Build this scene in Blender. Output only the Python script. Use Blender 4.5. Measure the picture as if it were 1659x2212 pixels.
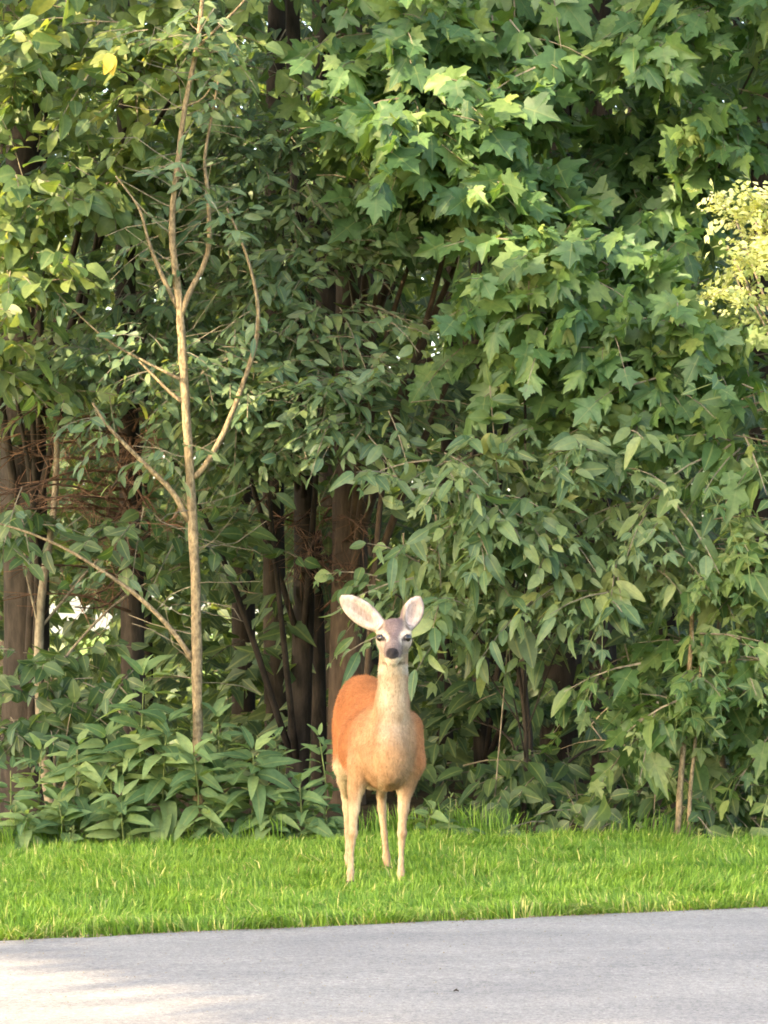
import bpy, math, random
import numpy as np
from mathutils import Vector, Matrix

# ------------------------------------------------------------------ camera, world, sun, exposure
for o in list(bpy.data.objects):
    bpy.data.objects.remove(o, do_unlink=True)
scene = bpy.context.scene
COL = scene.collection
FPX = 3012.0                       # focal length in pixels of a 768 x 1024 picture
CAM = np.array([0.0, 0.0, 1.5])
PITCH = math.atan(74.0 / FPX)

cam_data = bpy.data.cameras.new('camera')
cam = bpy.data.objects.new('camera', cam_data)
COL.objects.link(cam)
cam.location = CAM
cam.rotation_euler = (math.pi / 2 + PITCH, 0, 0)
cam_data.sensor_width = 36.0
cam_data.lens = FPX / 1024.0 * 36.0
cam_data.clip_end = 3000.0
scene.camera = cam

SUN_EL = math.radians(28.0)
SUN_AZ = math.atan2(-0.70, -0.55)          # compass angle (x over y) of the sun: behind the viewer, to the left
SUNV = np.array([math.sin(SUN_AZ) * math.cos(SUN_EL), math.cos(SUN_AZ) * math.cos(SUN_EL), math.sin(SUN_EL)])

world = bpy.data.worlds.new('World')
scene.world = world
world.use_nodes = True
wn = world.node_tree.nodes
sky = wn.new('ShaderNodeTexSky')
sky.sky_type = 'NISHITA'
sky.sun_disc = False
sky.sun_elevation = SUN_EL
sky.sun_rotation = SUN_AZ
sky.air_density = 1.0
sky.dust_density = 4.0
sky.ozone_density = 0.6
wn['Background'].inputs[1].default_value = 0.15
tcw = wn.new('ShaderNodeTexCoord'); sx_ = wn.new('ShaderNodeSeparateXYZ'); mxz = wn.new('ShaderNodeMath'); mxz.operation = 'MAXIMUM'
mxz.inputs[1].default_value = 0.03; cx_ = wn.new('ShaderNodeCombineXYZ'); wl = world.node_tree.links
wl.new(tcw.outputs['Generated'], sx_.inputs[0]); wl.new(sx_.outputs[2], mxz.inputs[0])
wl.new(sx_.outputs[0], cx_.inputs[0]); wl.new(sx_.outputs[1], cx_.inputs[1]); wl.new(mxz.outputs[0], cx_.inputs[2])
wl.new(cx_.outputs[0], sky.inputs[0])          # below the horizon the pale horizon sky simply goes on
tint = wn.new('ShaderNodeMix'); tint.data_type = 'RGBA'; tint.blend_type = 'MULTIPLY'     # hazy, slightly warm summer sky
tint.inputs[0].default_value = 1.0
tint.inputs[7].default_value = (1.05, 1.0, 0.92, 1)
world.node_tree.links.new(sky.outputs[0], tint.inputs[6])
world.node_tree.links.new(tint.outputs[2], wn['Background'].inputs[0])

sun_data = bpy.data.lights.new('sun', 'SUN')
sun_data.energy = 2.6
sun_data.angle = math.radians(0.53)
sun_data.color = (1.0, 0.78, 0.50)
sun = bpy.data.objects.new('sun', sun_data)
COL.objects.link(sun)
sun.location = (-20, -16, 20)
sun.rotation_euler = Vector(SUNV).to_track_quat('Z', 'Y').to_euler()

vs = scene.view_settings
vs.view_transform = 'Standard'
vs.look = 'None'
vs.gamma = 1.0
vs.use_curve_mapping = False
vs.exposure = 3.2
scene.cycles.max_bounces = 8
scene.cycles.transmission_bounces = 6
scene.cycles.filter_width = 1.8

rng = np.random.default_rng(7)
random.seed(7)

# ------------------------------------------------------------------ helpers
S = 1024.0 / 2212.0
def pt(U, V, d):
    """point at depth d metres along the view direction of picture position U, V (1659 x 2212)"""
    u = (U * S - 384.0) / FPX
    w = (512.0 - V * S) / FPX
    y = math.cos(PITCH) - w * math.sin(PITCH)
    z = math.sin(PITCH) + w * math.cos(PITCH)
    t = d / y
    return np.array([u * t, d, 1.5 + z * t])
PXM = S / FPX                       # metres per picture pixel per metre of distance

def project(p):
    q = p - CAM
    f = q[:, 1] * math.cos(PITCH) + q[:, 2] * math.sin(PITCH)
    up = -q[:, 1] * math.sin(PITCH) + q[:, 2] * math.cos(PITCH)
    f = np.maximum(f, 0.01)
    return (384 + q[:, 0] / f * FPX) / S, (512 - up / f * FPX) / S, f

def unit(v):
    v = np.asarray(v, float)
    return v / np.maximum(np.linalg.norm(v, axis=-1, keepdims=True), 1e-9)

def ground_z(x, y):
    x = np.asarray(x, float); y = np.asarray(y, float)
    drop = np.clip(y - 21.0, 0, None)
    z = -np.minimum(drop * 0.07 * np.clip(drop / 8, 0, 1), 13.0)
    z = z + 0.03 * np.sin(x * 0.9 + 1.0) * np.clip((y - 14.5) / 2, 0, 1) * np.clip((26 - y) / 4, 0, 1)
    return z

def new_mesh(name, verts, faces, mat=None, smooth=False, attrs=None):
    me = bpy.data.meshes.new(name)
    verts = np.asarray(verts, np.float32)
    if isinstance(faces, np.ndarray):
        n = faces.shape[1]
        me.vertices.add(len(verts)); me.vertices.foreach_set('co', verts.ravel())
        me.loops.add(faces.size); me.loops.foreach_set('vertex_index', faces.ravel().astype(np.int32))
        me.polygons.add(len(faces))
        me.polygons.foreach_set('loop_start', np.arange(0, faces.size, n, dtype=np.int32))
        me.polygons.foreach_set('loop_total', np.full(len(faces), n, np.int32))
        me.update(calc_edges=True)
    else:
        me.from_pydata([tuple(v) for v in verts], [], faces)
        me.update()
    if smooth:
        me.polygons.foreach_set('use_smooth', np.ones(len(me.polygons), bool))
    for k, a in (attrs or {}).items():
        a = np.asarray(a, np.float32)
        if a.ndim == 1:
            at = me.attributes.new(k, 'FLOAT', 'POINT'); at.data.foreach_set('value', a)
        else:
            if a.shape[1] == 3: a = np.hstack([a, np.ones((len(a), 1), np.float32)])
            at = me.attributes.new(k, 'FLOAT_COLOR', 'POINT'); at.data.foreach_set('color', a.ravel())
    if mat: me.materials.append(mat)
    return me

def obj(name, me, parent=None, loc=None):
    o = bpy.data.objects.new(name, me)
    COL.objects.link(o)
    if parent is not None:
        o.parent = parent
    if loc is not None:
        o.location = loc
    return o

def tag(o, label=None, cat=None, group=None, kind=None):
    if label: o['label'] = label
    if cat: o['category'] = cat
    if group: o['group'] = group
    if kind: o['kind'] = kind
    return o

def thing(name, label, cat, loc=(0, 0, 0), group=None):
    o = bpy.data.objects.new(name, None)
    COL.objects.link(o)
    o.location = loc
    o.empty_display_size = 0.2
    return tag(o, label, cat, group)

def tube(pts, radii, sides=8, jit=0.0):
    pts = np.asarray(pts, float); radii = np.asarray(radii, float)
    n = len(pts)
    T = unit(np.gradient(pts, axis=0))
    ref = np.array([0.31, 0.95, 0.05]) if abs(T[0][2]) > 0.6 else np.array([0.0, 0.1, 1.0])
    V = []
    a = np.linspace(0, 2 * np.pi, sides, endpoint=False)
    for i in range(n):
        X = unit(np.cross(T[i], ref)); Y = np.cross(T[i], X)
        r = radii[i] * (1 + jit * rng.standard_normal(sides))
        V.append(pts[i] + np.outer(np.cos(a) * r, X) + np.outer(np.sin(a) * r, Y))
    V = np.vstack(V)
    F = []
    for i in range(n - 1):
        for j in range(sides):
            k = (j + 1) % sides
            F.append((i * sides + j, i * sides + k, (i + 1) * sides + k, (i + 1) * sides + j))
    F.append(tuple(range(sides))[::-1])
    F.append(tuple((n - 1) * sides + j for j in range(sides)))
    return V, F

def join_tubes(lst):
    V, F, off = [], [], 0
    for v, f in lst:
        V.append(v); F += [tuple(i + off for i in q) for q in f]; off += len(v)
    return np.vstack(V), F

def smooth_path(ctrl, n):
    """Catmull-Rom through control points"""
    c = np.asarray(ctrl, float)
    c = np.vstack([2 * c[0] - c[1], c, 2 * c[-1] - c[-2]])
    out = []
    segs = len(c) - 3
    for s in np.linspace(0, segs - 1e-6, n):
        i = int(s); t = s - i
        p0, p1, p2, p3 = c[i:i + 4]
        out.append(0.5 * (2 * p1 + (p2 - p0) * t + (2 * p0 - 5 * p1 + 4 * p2 - p3) * t * t + (3 * p1 - p0 - 3 * p2 + p3) * t ** 3))
    return np.array(out)

# ------------------------------------------------------------------ materials
def mat_new(name):
    m = bpy.data.materials.new(name); m.use_nodes = True
    nt = m.node_tree
    for n in list(nt.nodes): nt.nodes.remove(n)
    out = nt.nodes.new('ShaderNodeOutputMaterial')
    return m, nt, out
def N(nt, t, **kw):
    n = nt.nodes.new(t)
    for k, v in kw.items(): setattr(n, k, v)
    return n
def ramp(nt, stops, src):
    r = N(nt, 'ShaderNodeValToRGB')
    e = r.color_ramp.elements
    while len(e) < len(stops): e.new(0.5)
    for el, (p, c) in zip(e, stops):
        el.position = p; el.color = (*c, 1)
    nt.links.new(src, r.inputs[0])
    return r.outputs[0]
def mixc(nt, fac, a, b, mode='MIX'):
    m = N(nt, 'ShaderNodeMix', data_type='RGBA', blend_type=mode)
    for sock, v in ((m.inputs[0], fac), (m.inputs[6], a), (m.inputs[7], b)):
        if isinstance(v, (int, float)): sock.default_value = v
        elif isinstance(v, tuple): sock.default_value = (*v, 1)
        else: nt.links.new(v, sock)
    return m.outputs[2]
def noise(nt, scale, detail=4, vec=None, rough=0.55):
    n = N(nt, 'ShaderNodeTexNoise')
    n.inputs['Scale'].default_value = scale; n.inputs['Detail'].default_value = detail
    n.inputs['Roughness'].default_value = rough
    if vec is not None: nt.links.new(vec, n.inputs['Vector'])
    return n.outputs[0]

def leaf_material(name, stops, under, per_object, trans=0.42, vein=(0.16, 0.2, 0.07), gloss=0.4, rough=0.5):
    m, nt, out = mat_new(name)
    L = nt.links
    if per_object:
        t = N(nt, 'ShaderNodeObjectInfo').outputs['Random']
    else:
        t = N(nt, 'ShaderNodeAttribute', attribute_name='tint').outputs['Fac']
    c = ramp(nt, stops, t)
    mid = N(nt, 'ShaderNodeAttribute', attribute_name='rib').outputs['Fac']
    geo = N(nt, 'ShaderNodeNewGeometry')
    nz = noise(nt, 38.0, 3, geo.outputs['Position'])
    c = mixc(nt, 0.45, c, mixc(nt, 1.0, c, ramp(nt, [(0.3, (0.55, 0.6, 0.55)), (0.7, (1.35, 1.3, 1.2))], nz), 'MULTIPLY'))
    vm = N(nt, 'ShaderNodeMapRange'); vm.inputs[1].default_value = 0.02; vm.inputs[2].default_value = 0.16
    vm.inputs[3].default_value = 0.75; vm.inputs[4].default_value = 0.0
    L.new(mid, vm.inputs[0])
    c = mixc(nt, vm.outputs[0], c, vein)
    cb = mixc(nt, 0.55, c, under)
    c2 = mixc(nt, geo.outputs['Backfacing'], c, cb)
    p = N(nt, 'ShaderNodeBsdfPrincipled')
    L.new(c2, p.inputs['Base Color']); p.inputs['Roughness'].default_value = rough
    p.inputs['Specular IOR Level'].default_value = gloss
    tr = N(nt, 'ShaderNodeBsdfTranslucent')
    tc = mixc(nt, 1.0, c, (1.9, 1.75, 0.7), 'MULTIPLY')
    L.new(tc, tr.inputs['Color'])
    mx = N(nt, 'ShaderNodeMixShader'); mx.inputs[0].default_value = trans
    L.new(p.outputs[0], mx.inputs[1]); L.new(tr.outputs[0], mx.inputs[2])
    L.new(mx.outputs[0], out.inputs[0])
    return m

def bark_material(name, dark, light, scale=18.0, stretch=0.25, bump=0.6):
    m, nt, out = mat_new(name)
    L = nt.links
    tc = N(nt, 'ShaderNodeTexCoord')
    mp = N(nt, 'ShaderNodeMapping'); mp.inputs['Scale'].default_value = (1, 1, stretch)
    L.new(tc.outputs['Object'], mp.inputs[0])
    n1 = noise(nt, scale, 6, mp.outputs[0], 0.65)
    n2 = noise(nt, scale * 0.17, 3, tc.outputs['Object'])
    c = ramp(nt, [(0.32, dark), (0.66, light)], n1)
    c = mixc(nt, 0.7, c, mixc(nt, 1.0, c, ramp(nt, [(0.3, (0.6, 0.6, 0.62)), (0.7, (1.25, 1.22, 1.1))], n2), 'MULTIPLY'))
    p = N(nt, 'ShaderNodeBsdfPrincipled'); p.inputs['Roughness'].default_value = 0.9
    p.inputs['Specular IOR Level'].default_value = 0.15
    b = N(nt, 'ShaderNodeBump'); b.inputs['Strength'].default_value = bump; b.inputs['Distance'].default_value = 0.02
    L.new(n1, b.inputs['Height']); L.new(b.outputs[0], p.inputs['Normal'])
    L.new(c, p.inputs['Base Color']); L.new(p.outputs[0], out.inputs[0])
    return m

BARK_DARK = bark_material('bark_dark', (0.014, 0.012, 0.010), (0.045, 0.037, 0.030))
BARK_BROWN = bark_material('bark_brown', (0.036, 0.027, 0.020), (0.095, 0.070, 0.050))
BARK_PALE = bark_material('bark_pale', (0.075, 0.058, 0.036), (0.30, 0.235, 0.145), 60.0, 0.5, 0.8)
TWIG_GREY = bark_material('twig_grey', (0.09, 0.075, 0.055), (0.24, 0.21, 0.15), 40.0, 0.5, 0.3)
TWIG_DEAD = bark_material('twig_dead', (0.070, 0.040, 0.025), (0.18, 0.105, 0.065), 30.0, 0.6, 0.2)
STEM_GREEN = bark_material('stem_green', (0.06, 0.085, 0.03), (0.15, 0.19, 0.07), 30.0, 0.5, 0.2)
STEM_STRAW = bark_material('stem_straw', (0.16, 0.13, 0.07), (0.34, 0.28, 0.16), 30.0, 0.5, 0.2)

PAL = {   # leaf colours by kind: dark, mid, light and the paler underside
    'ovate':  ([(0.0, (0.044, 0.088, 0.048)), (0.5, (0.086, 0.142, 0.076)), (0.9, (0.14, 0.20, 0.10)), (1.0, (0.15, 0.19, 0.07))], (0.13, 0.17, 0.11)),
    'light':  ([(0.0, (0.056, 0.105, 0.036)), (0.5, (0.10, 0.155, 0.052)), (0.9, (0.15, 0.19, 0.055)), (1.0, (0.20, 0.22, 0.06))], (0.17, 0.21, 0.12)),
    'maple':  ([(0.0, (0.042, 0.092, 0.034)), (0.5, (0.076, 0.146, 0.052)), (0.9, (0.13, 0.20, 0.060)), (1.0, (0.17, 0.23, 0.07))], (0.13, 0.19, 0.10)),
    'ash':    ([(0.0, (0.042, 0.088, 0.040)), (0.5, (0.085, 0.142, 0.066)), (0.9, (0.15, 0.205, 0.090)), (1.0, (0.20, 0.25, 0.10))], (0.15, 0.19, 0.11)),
    'elder':  ([(0.0, (0.034, 0.078, 0.022)), (0.5, (0.062, 0.122, 0.036)), (0.9, (0.11, 0.165, 0.05)), (1.0, (0.15, 0.19, 0.06))], (0.11, 0.16, 0.08)),
    'locust': ([(0.0, (0.22, 0.28, 0.10)), (0.5, (0.36, 0.41, 0.19)), (1.0, (0.54, 0.56, 0.33))], (0.40, 0.40, 0.16)),
    'weed':   ([(0.0, (0.050, 0.098, 0.042)), (0.5, (0.092, 0.158, 0.066)), (1.0, (0.16, 0.225, 0.090))], (0.14, 0.19, 0.12)),
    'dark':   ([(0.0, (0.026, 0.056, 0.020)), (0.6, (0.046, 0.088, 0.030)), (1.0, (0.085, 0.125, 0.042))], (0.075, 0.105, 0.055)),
    'wood':   ([(0.0, (0.038, 0.072, 0.032)), (0.6, (0.062, 0.106, 0.044)), (1.0, (0.105, 0.145, 0.055))], (0.07, 0.09, 0.045)),
}
LEAF_MAT = {}
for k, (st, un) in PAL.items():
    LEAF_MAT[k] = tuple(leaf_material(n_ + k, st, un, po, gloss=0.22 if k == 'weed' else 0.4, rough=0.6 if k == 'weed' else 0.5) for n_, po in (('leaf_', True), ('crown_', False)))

# ------------------------------------------------------------------ leaf templates (base at origin, length along +Y, normal +Z)
def tpl_ovate(w=0.27, fold=0.28, droop=0.22, twist=0.0, peak=0.42, wavy=0.0):
    ys = [0.0, 0.12, 0.30, 0.52, 0.74, 0.90, 1.0]
    hw = [0.0]
    for y in ys[1:-1]:
        a = (y / peak) if y < peak else 1 - (y - peak) / (1 - peak)
        hw.append(w * max(0.0, math.sin(a * math.pi / 2)) ** 0.8)
    V, rib = [], []
    def zc(y): return -droop * y * y
    V.append((0, 0, 0)); rib.append(0)
    rows = []
    for i, y in enumerate(ys[1:-1]):
        h = hw[i + 1]; tw = twist * y; wv = wavy * (1 if i % 2 else -1)
        b = len(V)
        V += [(-h, y, zc(y) + fold * h + tw * h + wv), (0, y, zc(y)), (h, y, zc(y) + fold * h - tw * h - wv)]; rib += [1, 0, 1]
        rows.append(b)
    tip = len(V); V.append((0, 1, zc(1.0))); rib.append(0)
    F = [(0, rows[0] + 1, rows[0]), (0, rows[0] + 2, rows[0] + 1)]
    for a, b in zip(rows, rows[1:]):
        F += [(a, a + 1, b + 1), (a, b + 1, b), (a + 1, a + 2, b + 2), (a + 1, b + 2, b + 1)]
    r = rows[-1]
    F += [(r, r + 1, tip), (r + 1, r + 2, tip)]
    return np.array(V, float), np.array(F, int), np.array(rib, float)

def tpl_maple(droop=0.25, fold=0.18, pinch=1.0, skew=0.0):
    half = [(0.0, 0.04), (0.16, -0.04), (0.36, 0.02), (0.31, 0.14), (0.44, 0.26), (0.60, 0.34), (0.68, 0.55), (0.50, 0.52),
            (0.41, 0.60), (0.25, 0.56), (0.33, 0.78), (0.20, 0.80), (0.10, 0.95), (0.0, 1.10)]
    R = [(x * pinch * (1 + skew), y) for x, y in half]
    Lf = [(-x * pinch * (1 - skew), y) for x, y in half[1:-1]][::-1]
    out = R + Lf
    c = (0.0, 0.36)
    def z(x, y): return -droop * (y * y * 0.7 + x * x * 1.1) + fold * abs(x) * 0.6
    V = [(c[0], c[1], z(*c) - 0.02)] + [(x, y, z(x, y)) for x, y in out]
    rib = [0.0] + [0.0 if i in (0, 13) else (0.35 if i in (6, len(out) - 6) else 1.0) for i in range(len(out))]
    n = len(out)
    F = [(0, 1 + i, 1 + (i + 1) % n) for i in range(n)]
    return np.array(V, float), np.array(F, int), np.array(rib, float)

def merge_tpl(parts):
    V, F, R, off = [], [], [], 0
    for v, f, r in parts:
        V.append(v); F.append(f + off); R.append(r); off += len(v)
    return np.vstack(V), np.vstack(F), np.concatenate(R)

def small_leaflet(L, w, droop):
    V = np.array([(0, 0, 0), (-w, L * .42, w * .3 - droop * .2), (0, L * .45, -droop * .2), (w, L * .42, w * .3 - droop * .2), (0, L, -droop)], float)
    F = np.array([(0, 2, 1), (0, 3, 2), (1, 2, 4), (2, 3, 4)])
    return V, F, np.array([0, 1, 0, 1, 0], float)

def tpl_compound(pairs=3, L=0.5, w=0.12, droop=0.3, seed=0):
    r = np.random.default_rng(seed)
    parts = []
    def rach(y): return np.array([0, y, -droop * y * y])
    ys = np.linspace(0.25, 0.78, pairs)
    rv = np.array([rach(y) for y in (0, 0.35, 0.78)])
    e = np.array([0.012, 0, 0])
    parts.append((np.vstack([rv - e, rv + e]), np.array([(0, 3, 4), (0, 4, 1), (1, 4, 5), (1, 5, 2)]), np.zeros(6)))
    def place(y, ang, ln):
        v, f, rb = small_leaflet(ln, w * ln / L, 0.14 * ln / L * (0.6 + r.random()))
        c, s = math.cos(ang), math.sin(ang)
        tilt = r.normal(0, 0.25)
        v = v.copy(); v[:, 2] += v[:, 0] * tilt
        v = v @ np.array([[c, s, 0], [-s, c, 0], [0, 0, 1.0]])
        v = v + rach(y)
        parts.append((v, f, rb))
    for y in ys:
        ln = L * (0.8 + 0.25 * r.random())
        for sd in (-1, 1):
            place(y, sd * (0.95 + r.normal(0, 0.12)), ln)
    place(0.78, 0.0, L * 1.05)
    return merge_tpl(parts)

def tpl_fine(seed=0):
    """ twig end crowded with tiny roundish leaflets """
    r = np.random.default_rng(seed); parts = []
    for k in range(16):
        q = np.array([r.normal(0, 0.22), 0.15 + 0.75 * r.random(), r.normal(0, 0.12)])
        ln = r.uniform(0.20, 0.34); a = r.uniform(-2.2, 2.2); b = r.normal(0, 0.7)
        v, f, rb = small_leaflet(ln, 0.085, 0.06)
        ca, sa, cb, sb = math.cos(a), math.sin(a), math.cos(b), math.sin(b)
        v = v @ np.array([[cb, 0, -sb], [0, 1, 0], [sb, 0, cb]]) @ np.array([[ca, sa, 0], [-sa, ca, 0], [0, 0, 1.0]]) + q
        parts.append((v, f, rb))
    return merge_tpl(parts)

def tpl_simple(w=0.3, droop=0.2, fold=0.25):
    V = np.array([(0, 0, 0), (-w, .4, fold * w - droop * .16), (0, .42, -droop * .17), (w, .4, fold * w - droop * .16), (0, 1, -droop)], float)
    F = np.array([(0, 2, 1), (0, 3, 2), (1, 2, 4), (2, 3, 4)])
    return V, F, np.array([0, 1, 0, 1, 0], float)

TPL = {
    'ovate': [tpl_ovate(0.20, 0.25, 0.15), tpl_ovate(0.22, 0.4, 0.35, 0.3), tpl_ovate(0.18, 0.15, 0.5, -0.4, 0.42, 0.015), tpl_ovate(0.23, 0.1, 0.25, 0.5)],
    'light': [tpl_ovate(0.30, 0.25, 0.15, 0, 0.38), tpl_ovate(0.33, 0.4, 0.35, 0.3, 0.40), tpl_ovate(0.27, 0.15, 0.5, -0.4, 0.42, 0.015)],
    'maple': [tpl_maple(), tpl_maple(0.5, 0.3, 0.9, 0.08), tpl_maple(0.12, -0.1, 1.0, -0.08), tpl_maple(0.35, 0.6, 0.85), tpl_maple(0.75, 0.9, 0.8, 0.15), tpl_maple(0.2, 0.3, 1.08, -0.15), tpl_maple(0.9, -0.3, 0.95, 0.05)],
    'ash': [tpl_ovate(0.20, 0.3, 0.3, 0.1, 0.36), tpl_ovate(0.17, 0.45, 0.6, -0.3, 0.38, 0.012), tpl_ovate(0.22, 0.2, 0.15, 0.3, 0.40), tpl_compound(2, 0.42, 0.10, 0.3, 3)],
    'elder': [tpl_compound(2, 0.46, 0.13, 0.35, 4), tpl_ovate(0.25, 0.25, 0.3, 0.2, 0.36, 0.02), tpl_compound(2, 0.42, 0.115, 0.6, 5), tpl_maple(0.5, 0.4, 0.62)],
    'locust': [tpl_fine(1), tpl_fine(2), tpl_fine(3)],
    'weed': [tpl_ovate(0.18, 0.3, 0.45, 0.1, 0.36, 0.012), tpl_ovate(0.20, 0.5, 0.75, 0.3, 0.38, 0.02), tpl_ovate(0.16, 0.25, 0.25, -0.3, 0.34, 0.015), tpl_ovate(0.22, 0.15, 0.55, -0.1, 0.36, 0.02)],
    'dark': [tpl_ovate(0.26, 0.25, 0.3, 0.2, 0.4), tpl_ovate(0.29, 0.2, 0.5, -0.3, 0.4)],
    'wood': [tpl_simple(0.28, 0.2), tpl_simple(0.24, 0.45, 0.4)],
}

# ------------------------------------------------------------------ leaf clouds
class Leaves:
    def __init__(self, kind):
        self.kind = kind; self.p = []; self.y = []; self.z = []; self.s = []; self.t = []
    def add(self, p, ydir, normal, s, t):
        self.p.append(p); self.y.append(ydir); self.z.append(normal); self.s.append(s); self.t.append(t)
    def arrays(self):
        P = np.array(self.p); Y = unit(np.array(self.y)); Z = np.array(self.z)
        X = unit(np.cross(Y, Z)); Z = np.cross(X, Y)
        R = np.stack([X, Y, Z], axis=2)
        return P, R, np.array(self.s), np.clip(np.array(self.t), 0, 1)

UP = np.array([0, 0, 1.0])
TOCAM = np.array([0, -1.0, 0.0])

def spray(lv, twigs, p, out, L, leaf, n, tint, droop=0.25, face=0.7, wob=0.45, hang=0.25):
    out = unit(out)
    lat = unit(np.cross(out, UP) + 1e-6)
    path = []
    for i in range(4):
        t = i / 3
        path.append(p + out * L * t - UP * droop * L * t * t)
    twigs.append((np.array(path), leaf * 0.035))
    for i in range(n):
        t = (i + 0.6) / n
        q = p + out * L * t - UP * droop * L * t * t
        sd = 1 if i % 2 else -1
        a = (0.2 if i == n - 1 else rng.uniform(0.6, 1.25)) * sd
        d = out * math.cos(a) + lat * math.sin(a) - UP * (hang + rng.uniform(-0.1, 0.35)) + rng.normal(0, 0.12, 3)
        nrm = UP * rng.uniform(0.35, 0.95) + TOCAM * face * rng.uniform(0.3, 1.2) + rng.normal(0, wob, 3)
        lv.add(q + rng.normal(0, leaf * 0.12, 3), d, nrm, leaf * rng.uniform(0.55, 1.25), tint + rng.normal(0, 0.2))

def puff(lv, twigs, U, V, rU, rV, d, n, leaf, rd=0.5, tint=0.45, per=9, L=0.42, skip=None, dens=1.45, sg=1.0, **kw):
    """a bough: sprays spread through an ellipsoid whose centre and size are given as seen in the picture"""
    c = pt(U, V, d); m = PXM * d
    total = int(n * dens)
    nb = max(2, total // 7)                    # sprays gather in boughs, with gaps between them
    bv = unit(rng.normal(0, 1, (nb, 3))) * rng.uniform(0.12, 1.0, (nb, 1)) ** 0.5
    bt = rng.normal(0, 0.17, nb)
    ext = np.array([rU * m, rd * 1.25, rV * m])
    for i_ in range(total):
        b_ = i_ % nb
        p = c + bv[b_] * ext + rng.normal(0, sg, 3) * np.array([0.17, 0.15, 0.10])
        v = (p - c) / ext
        p[1] = max(p[1], 17.35)
        o = unit(np.array([v[0] * 0.9, v[1] * 0.6 - 0.45, v[2] * 0.35 - 0.05]) + rng.normal(0, 0.3, 3))
        p = p - o * L * 0.5
        if skip and skip(p): continue
        if p[1] > 17.9 and (sky_window(p) or sky_window(p + o * L) or sky_window(p + o * L * 1.4)): continue
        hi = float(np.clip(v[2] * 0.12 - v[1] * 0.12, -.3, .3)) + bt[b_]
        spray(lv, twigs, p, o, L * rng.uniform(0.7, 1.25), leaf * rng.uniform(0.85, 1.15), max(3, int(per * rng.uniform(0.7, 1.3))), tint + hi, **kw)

def crown_mesh(name, kind, P, R, s, t):
    tp = TPL[kind]
    var = rng.integers(0, len(tp), len(P))
    R = R * rng.uniform(0.78, 1.2, (len(P), 1, 3))
    VV, FF, TT, RR, off = [], [], [], [], 0
    for k, (v, f, rb) in enumerate(tp):
        idx = np.where(var == k)[0]
        if not len(idx): continue
        w = np.einsum('nij,vj->nvi', R[idx], v) * s[idx][:, None, None] + P[idx][:, None, :]
        nv = len(v)
        VV.append(w.reshape(-1, 3))
        FF.append((f[None] + (np.arange(len(idx)) * nv)[:, None, None]).reshape(-1, 3) + off)
        TT.append(np.repeat(t[idx], nv)); RR.append(np.tile(rb, len(idx)))
        off += len(idx) * nv
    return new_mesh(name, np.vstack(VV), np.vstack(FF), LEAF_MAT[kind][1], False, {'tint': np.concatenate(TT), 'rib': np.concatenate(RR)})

LEAF_MESH = {k: [new_mesh('leaf', v, f, LEAF_MAT[k][0], False, {'rib': rb}) for v, f, rb in TPL[k]] for k in TPL}

PLANTS = []      # dicts: root, kind, arrays, twigs, budget
def register(root, lv, twigs, budget, twig_mat=TWIG_GREY, crown='crown'):
    PLANTS.append(dict(root=root, kind=lv.kind, arr=lv.arrays(), twigs=twigs, budget=budget, twig_mat=twig_mat, crown=crown))

def sky_window(p):
    """openings in the wood where the bright distance shows: nothing grows across them far back"""
    U, V, _ = project(np.asarray(p)[None])
    U, V = U[0], V[0]
    for (u, v, a, b) in ((215, 1330, 70, 52), (150, 1335, 34, 66), (365, 1290, 55, 32), (20, 1340, 25, 70), (1262, 1610, 28, 45), (900, 1335, 30, 25), (520,1290,30,25)):
        if ((U - u) / a) ** 2 + ((V - v) / b) ** 2 < 1: return rng.random() < 0.93
    return False

def trunk_with_limbs(root, base, top, r0, r1, mat, limbs=(), bend=0.05, sides=10, jit=0.05, limb_mat=None):
    """trunk, child of root; limbs are sub-parts running from a height on the trunk to given points"""
    base = np.asarray(base, float); top = np.asarray(top, float)
    ctrl = [base - UP * 0.15]
    for t in (0.0, 0.2, 0.45, 0.7, 1.0):
        ctrl.append(base + (top - base) * t + (rng.normal(0, bend, 3) * np.array([1, 1, 0]) if 0 < t < 1 else 0))
    path = smooth_path(ctrl, 22)
    tt = np.linspace(0, 1, 22)
    rad = r0 + (r1 - r0) * tt + r0 * 0.35 * np.exp(-tt * 18)
    off = np.array(root.location)
    v, f = tube(path - off, rad, sides, jit)
    tr = obj('trunk', new_mesh('trunk', v, f, mat, True), root)
    for (t0, target) in limbs:
        a = path[int(t0 * 21)]; b = np.asarray(target, float)
        mid = (a + b) / 2 + UP * np.linalg.norm(b - a) * 0.08 + rng.normal(0, 0.06, 3)
        pth = smooth_path([a, mid, b], 9)
        rr = min(np.interp(t0, [0, 1], [r0, r1]) * 0.34, 0.035)
        v, f = tube(pth - off, np.linspace(rr, max(0.006, rr * 0.25), 9), 6, 0.04)
        obj('branch', new_mesh('branch', v, f, limb_mat or mat, True), tr)
    return tr

# ------------------------------------------------------------------ setting: ground, wood floor, road
def grid_sheet(xs, ys, zf, dz=0.0):
    X, Y = np.meshgrid(xs, ys)
    Z = zf(X, Y) + dz
    V = np.stack([X, Y, Z], -1).reshape(-1, 3)
    nx, ny = len(xs), len(ys)
    i = (np.arange(ny - 1)[:, None] * nx + np.arange(nx - 1)[None]).ravel()
    return V, np.stack([i, i + 1, i + nx + 1, i + nx], 1)

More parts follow.
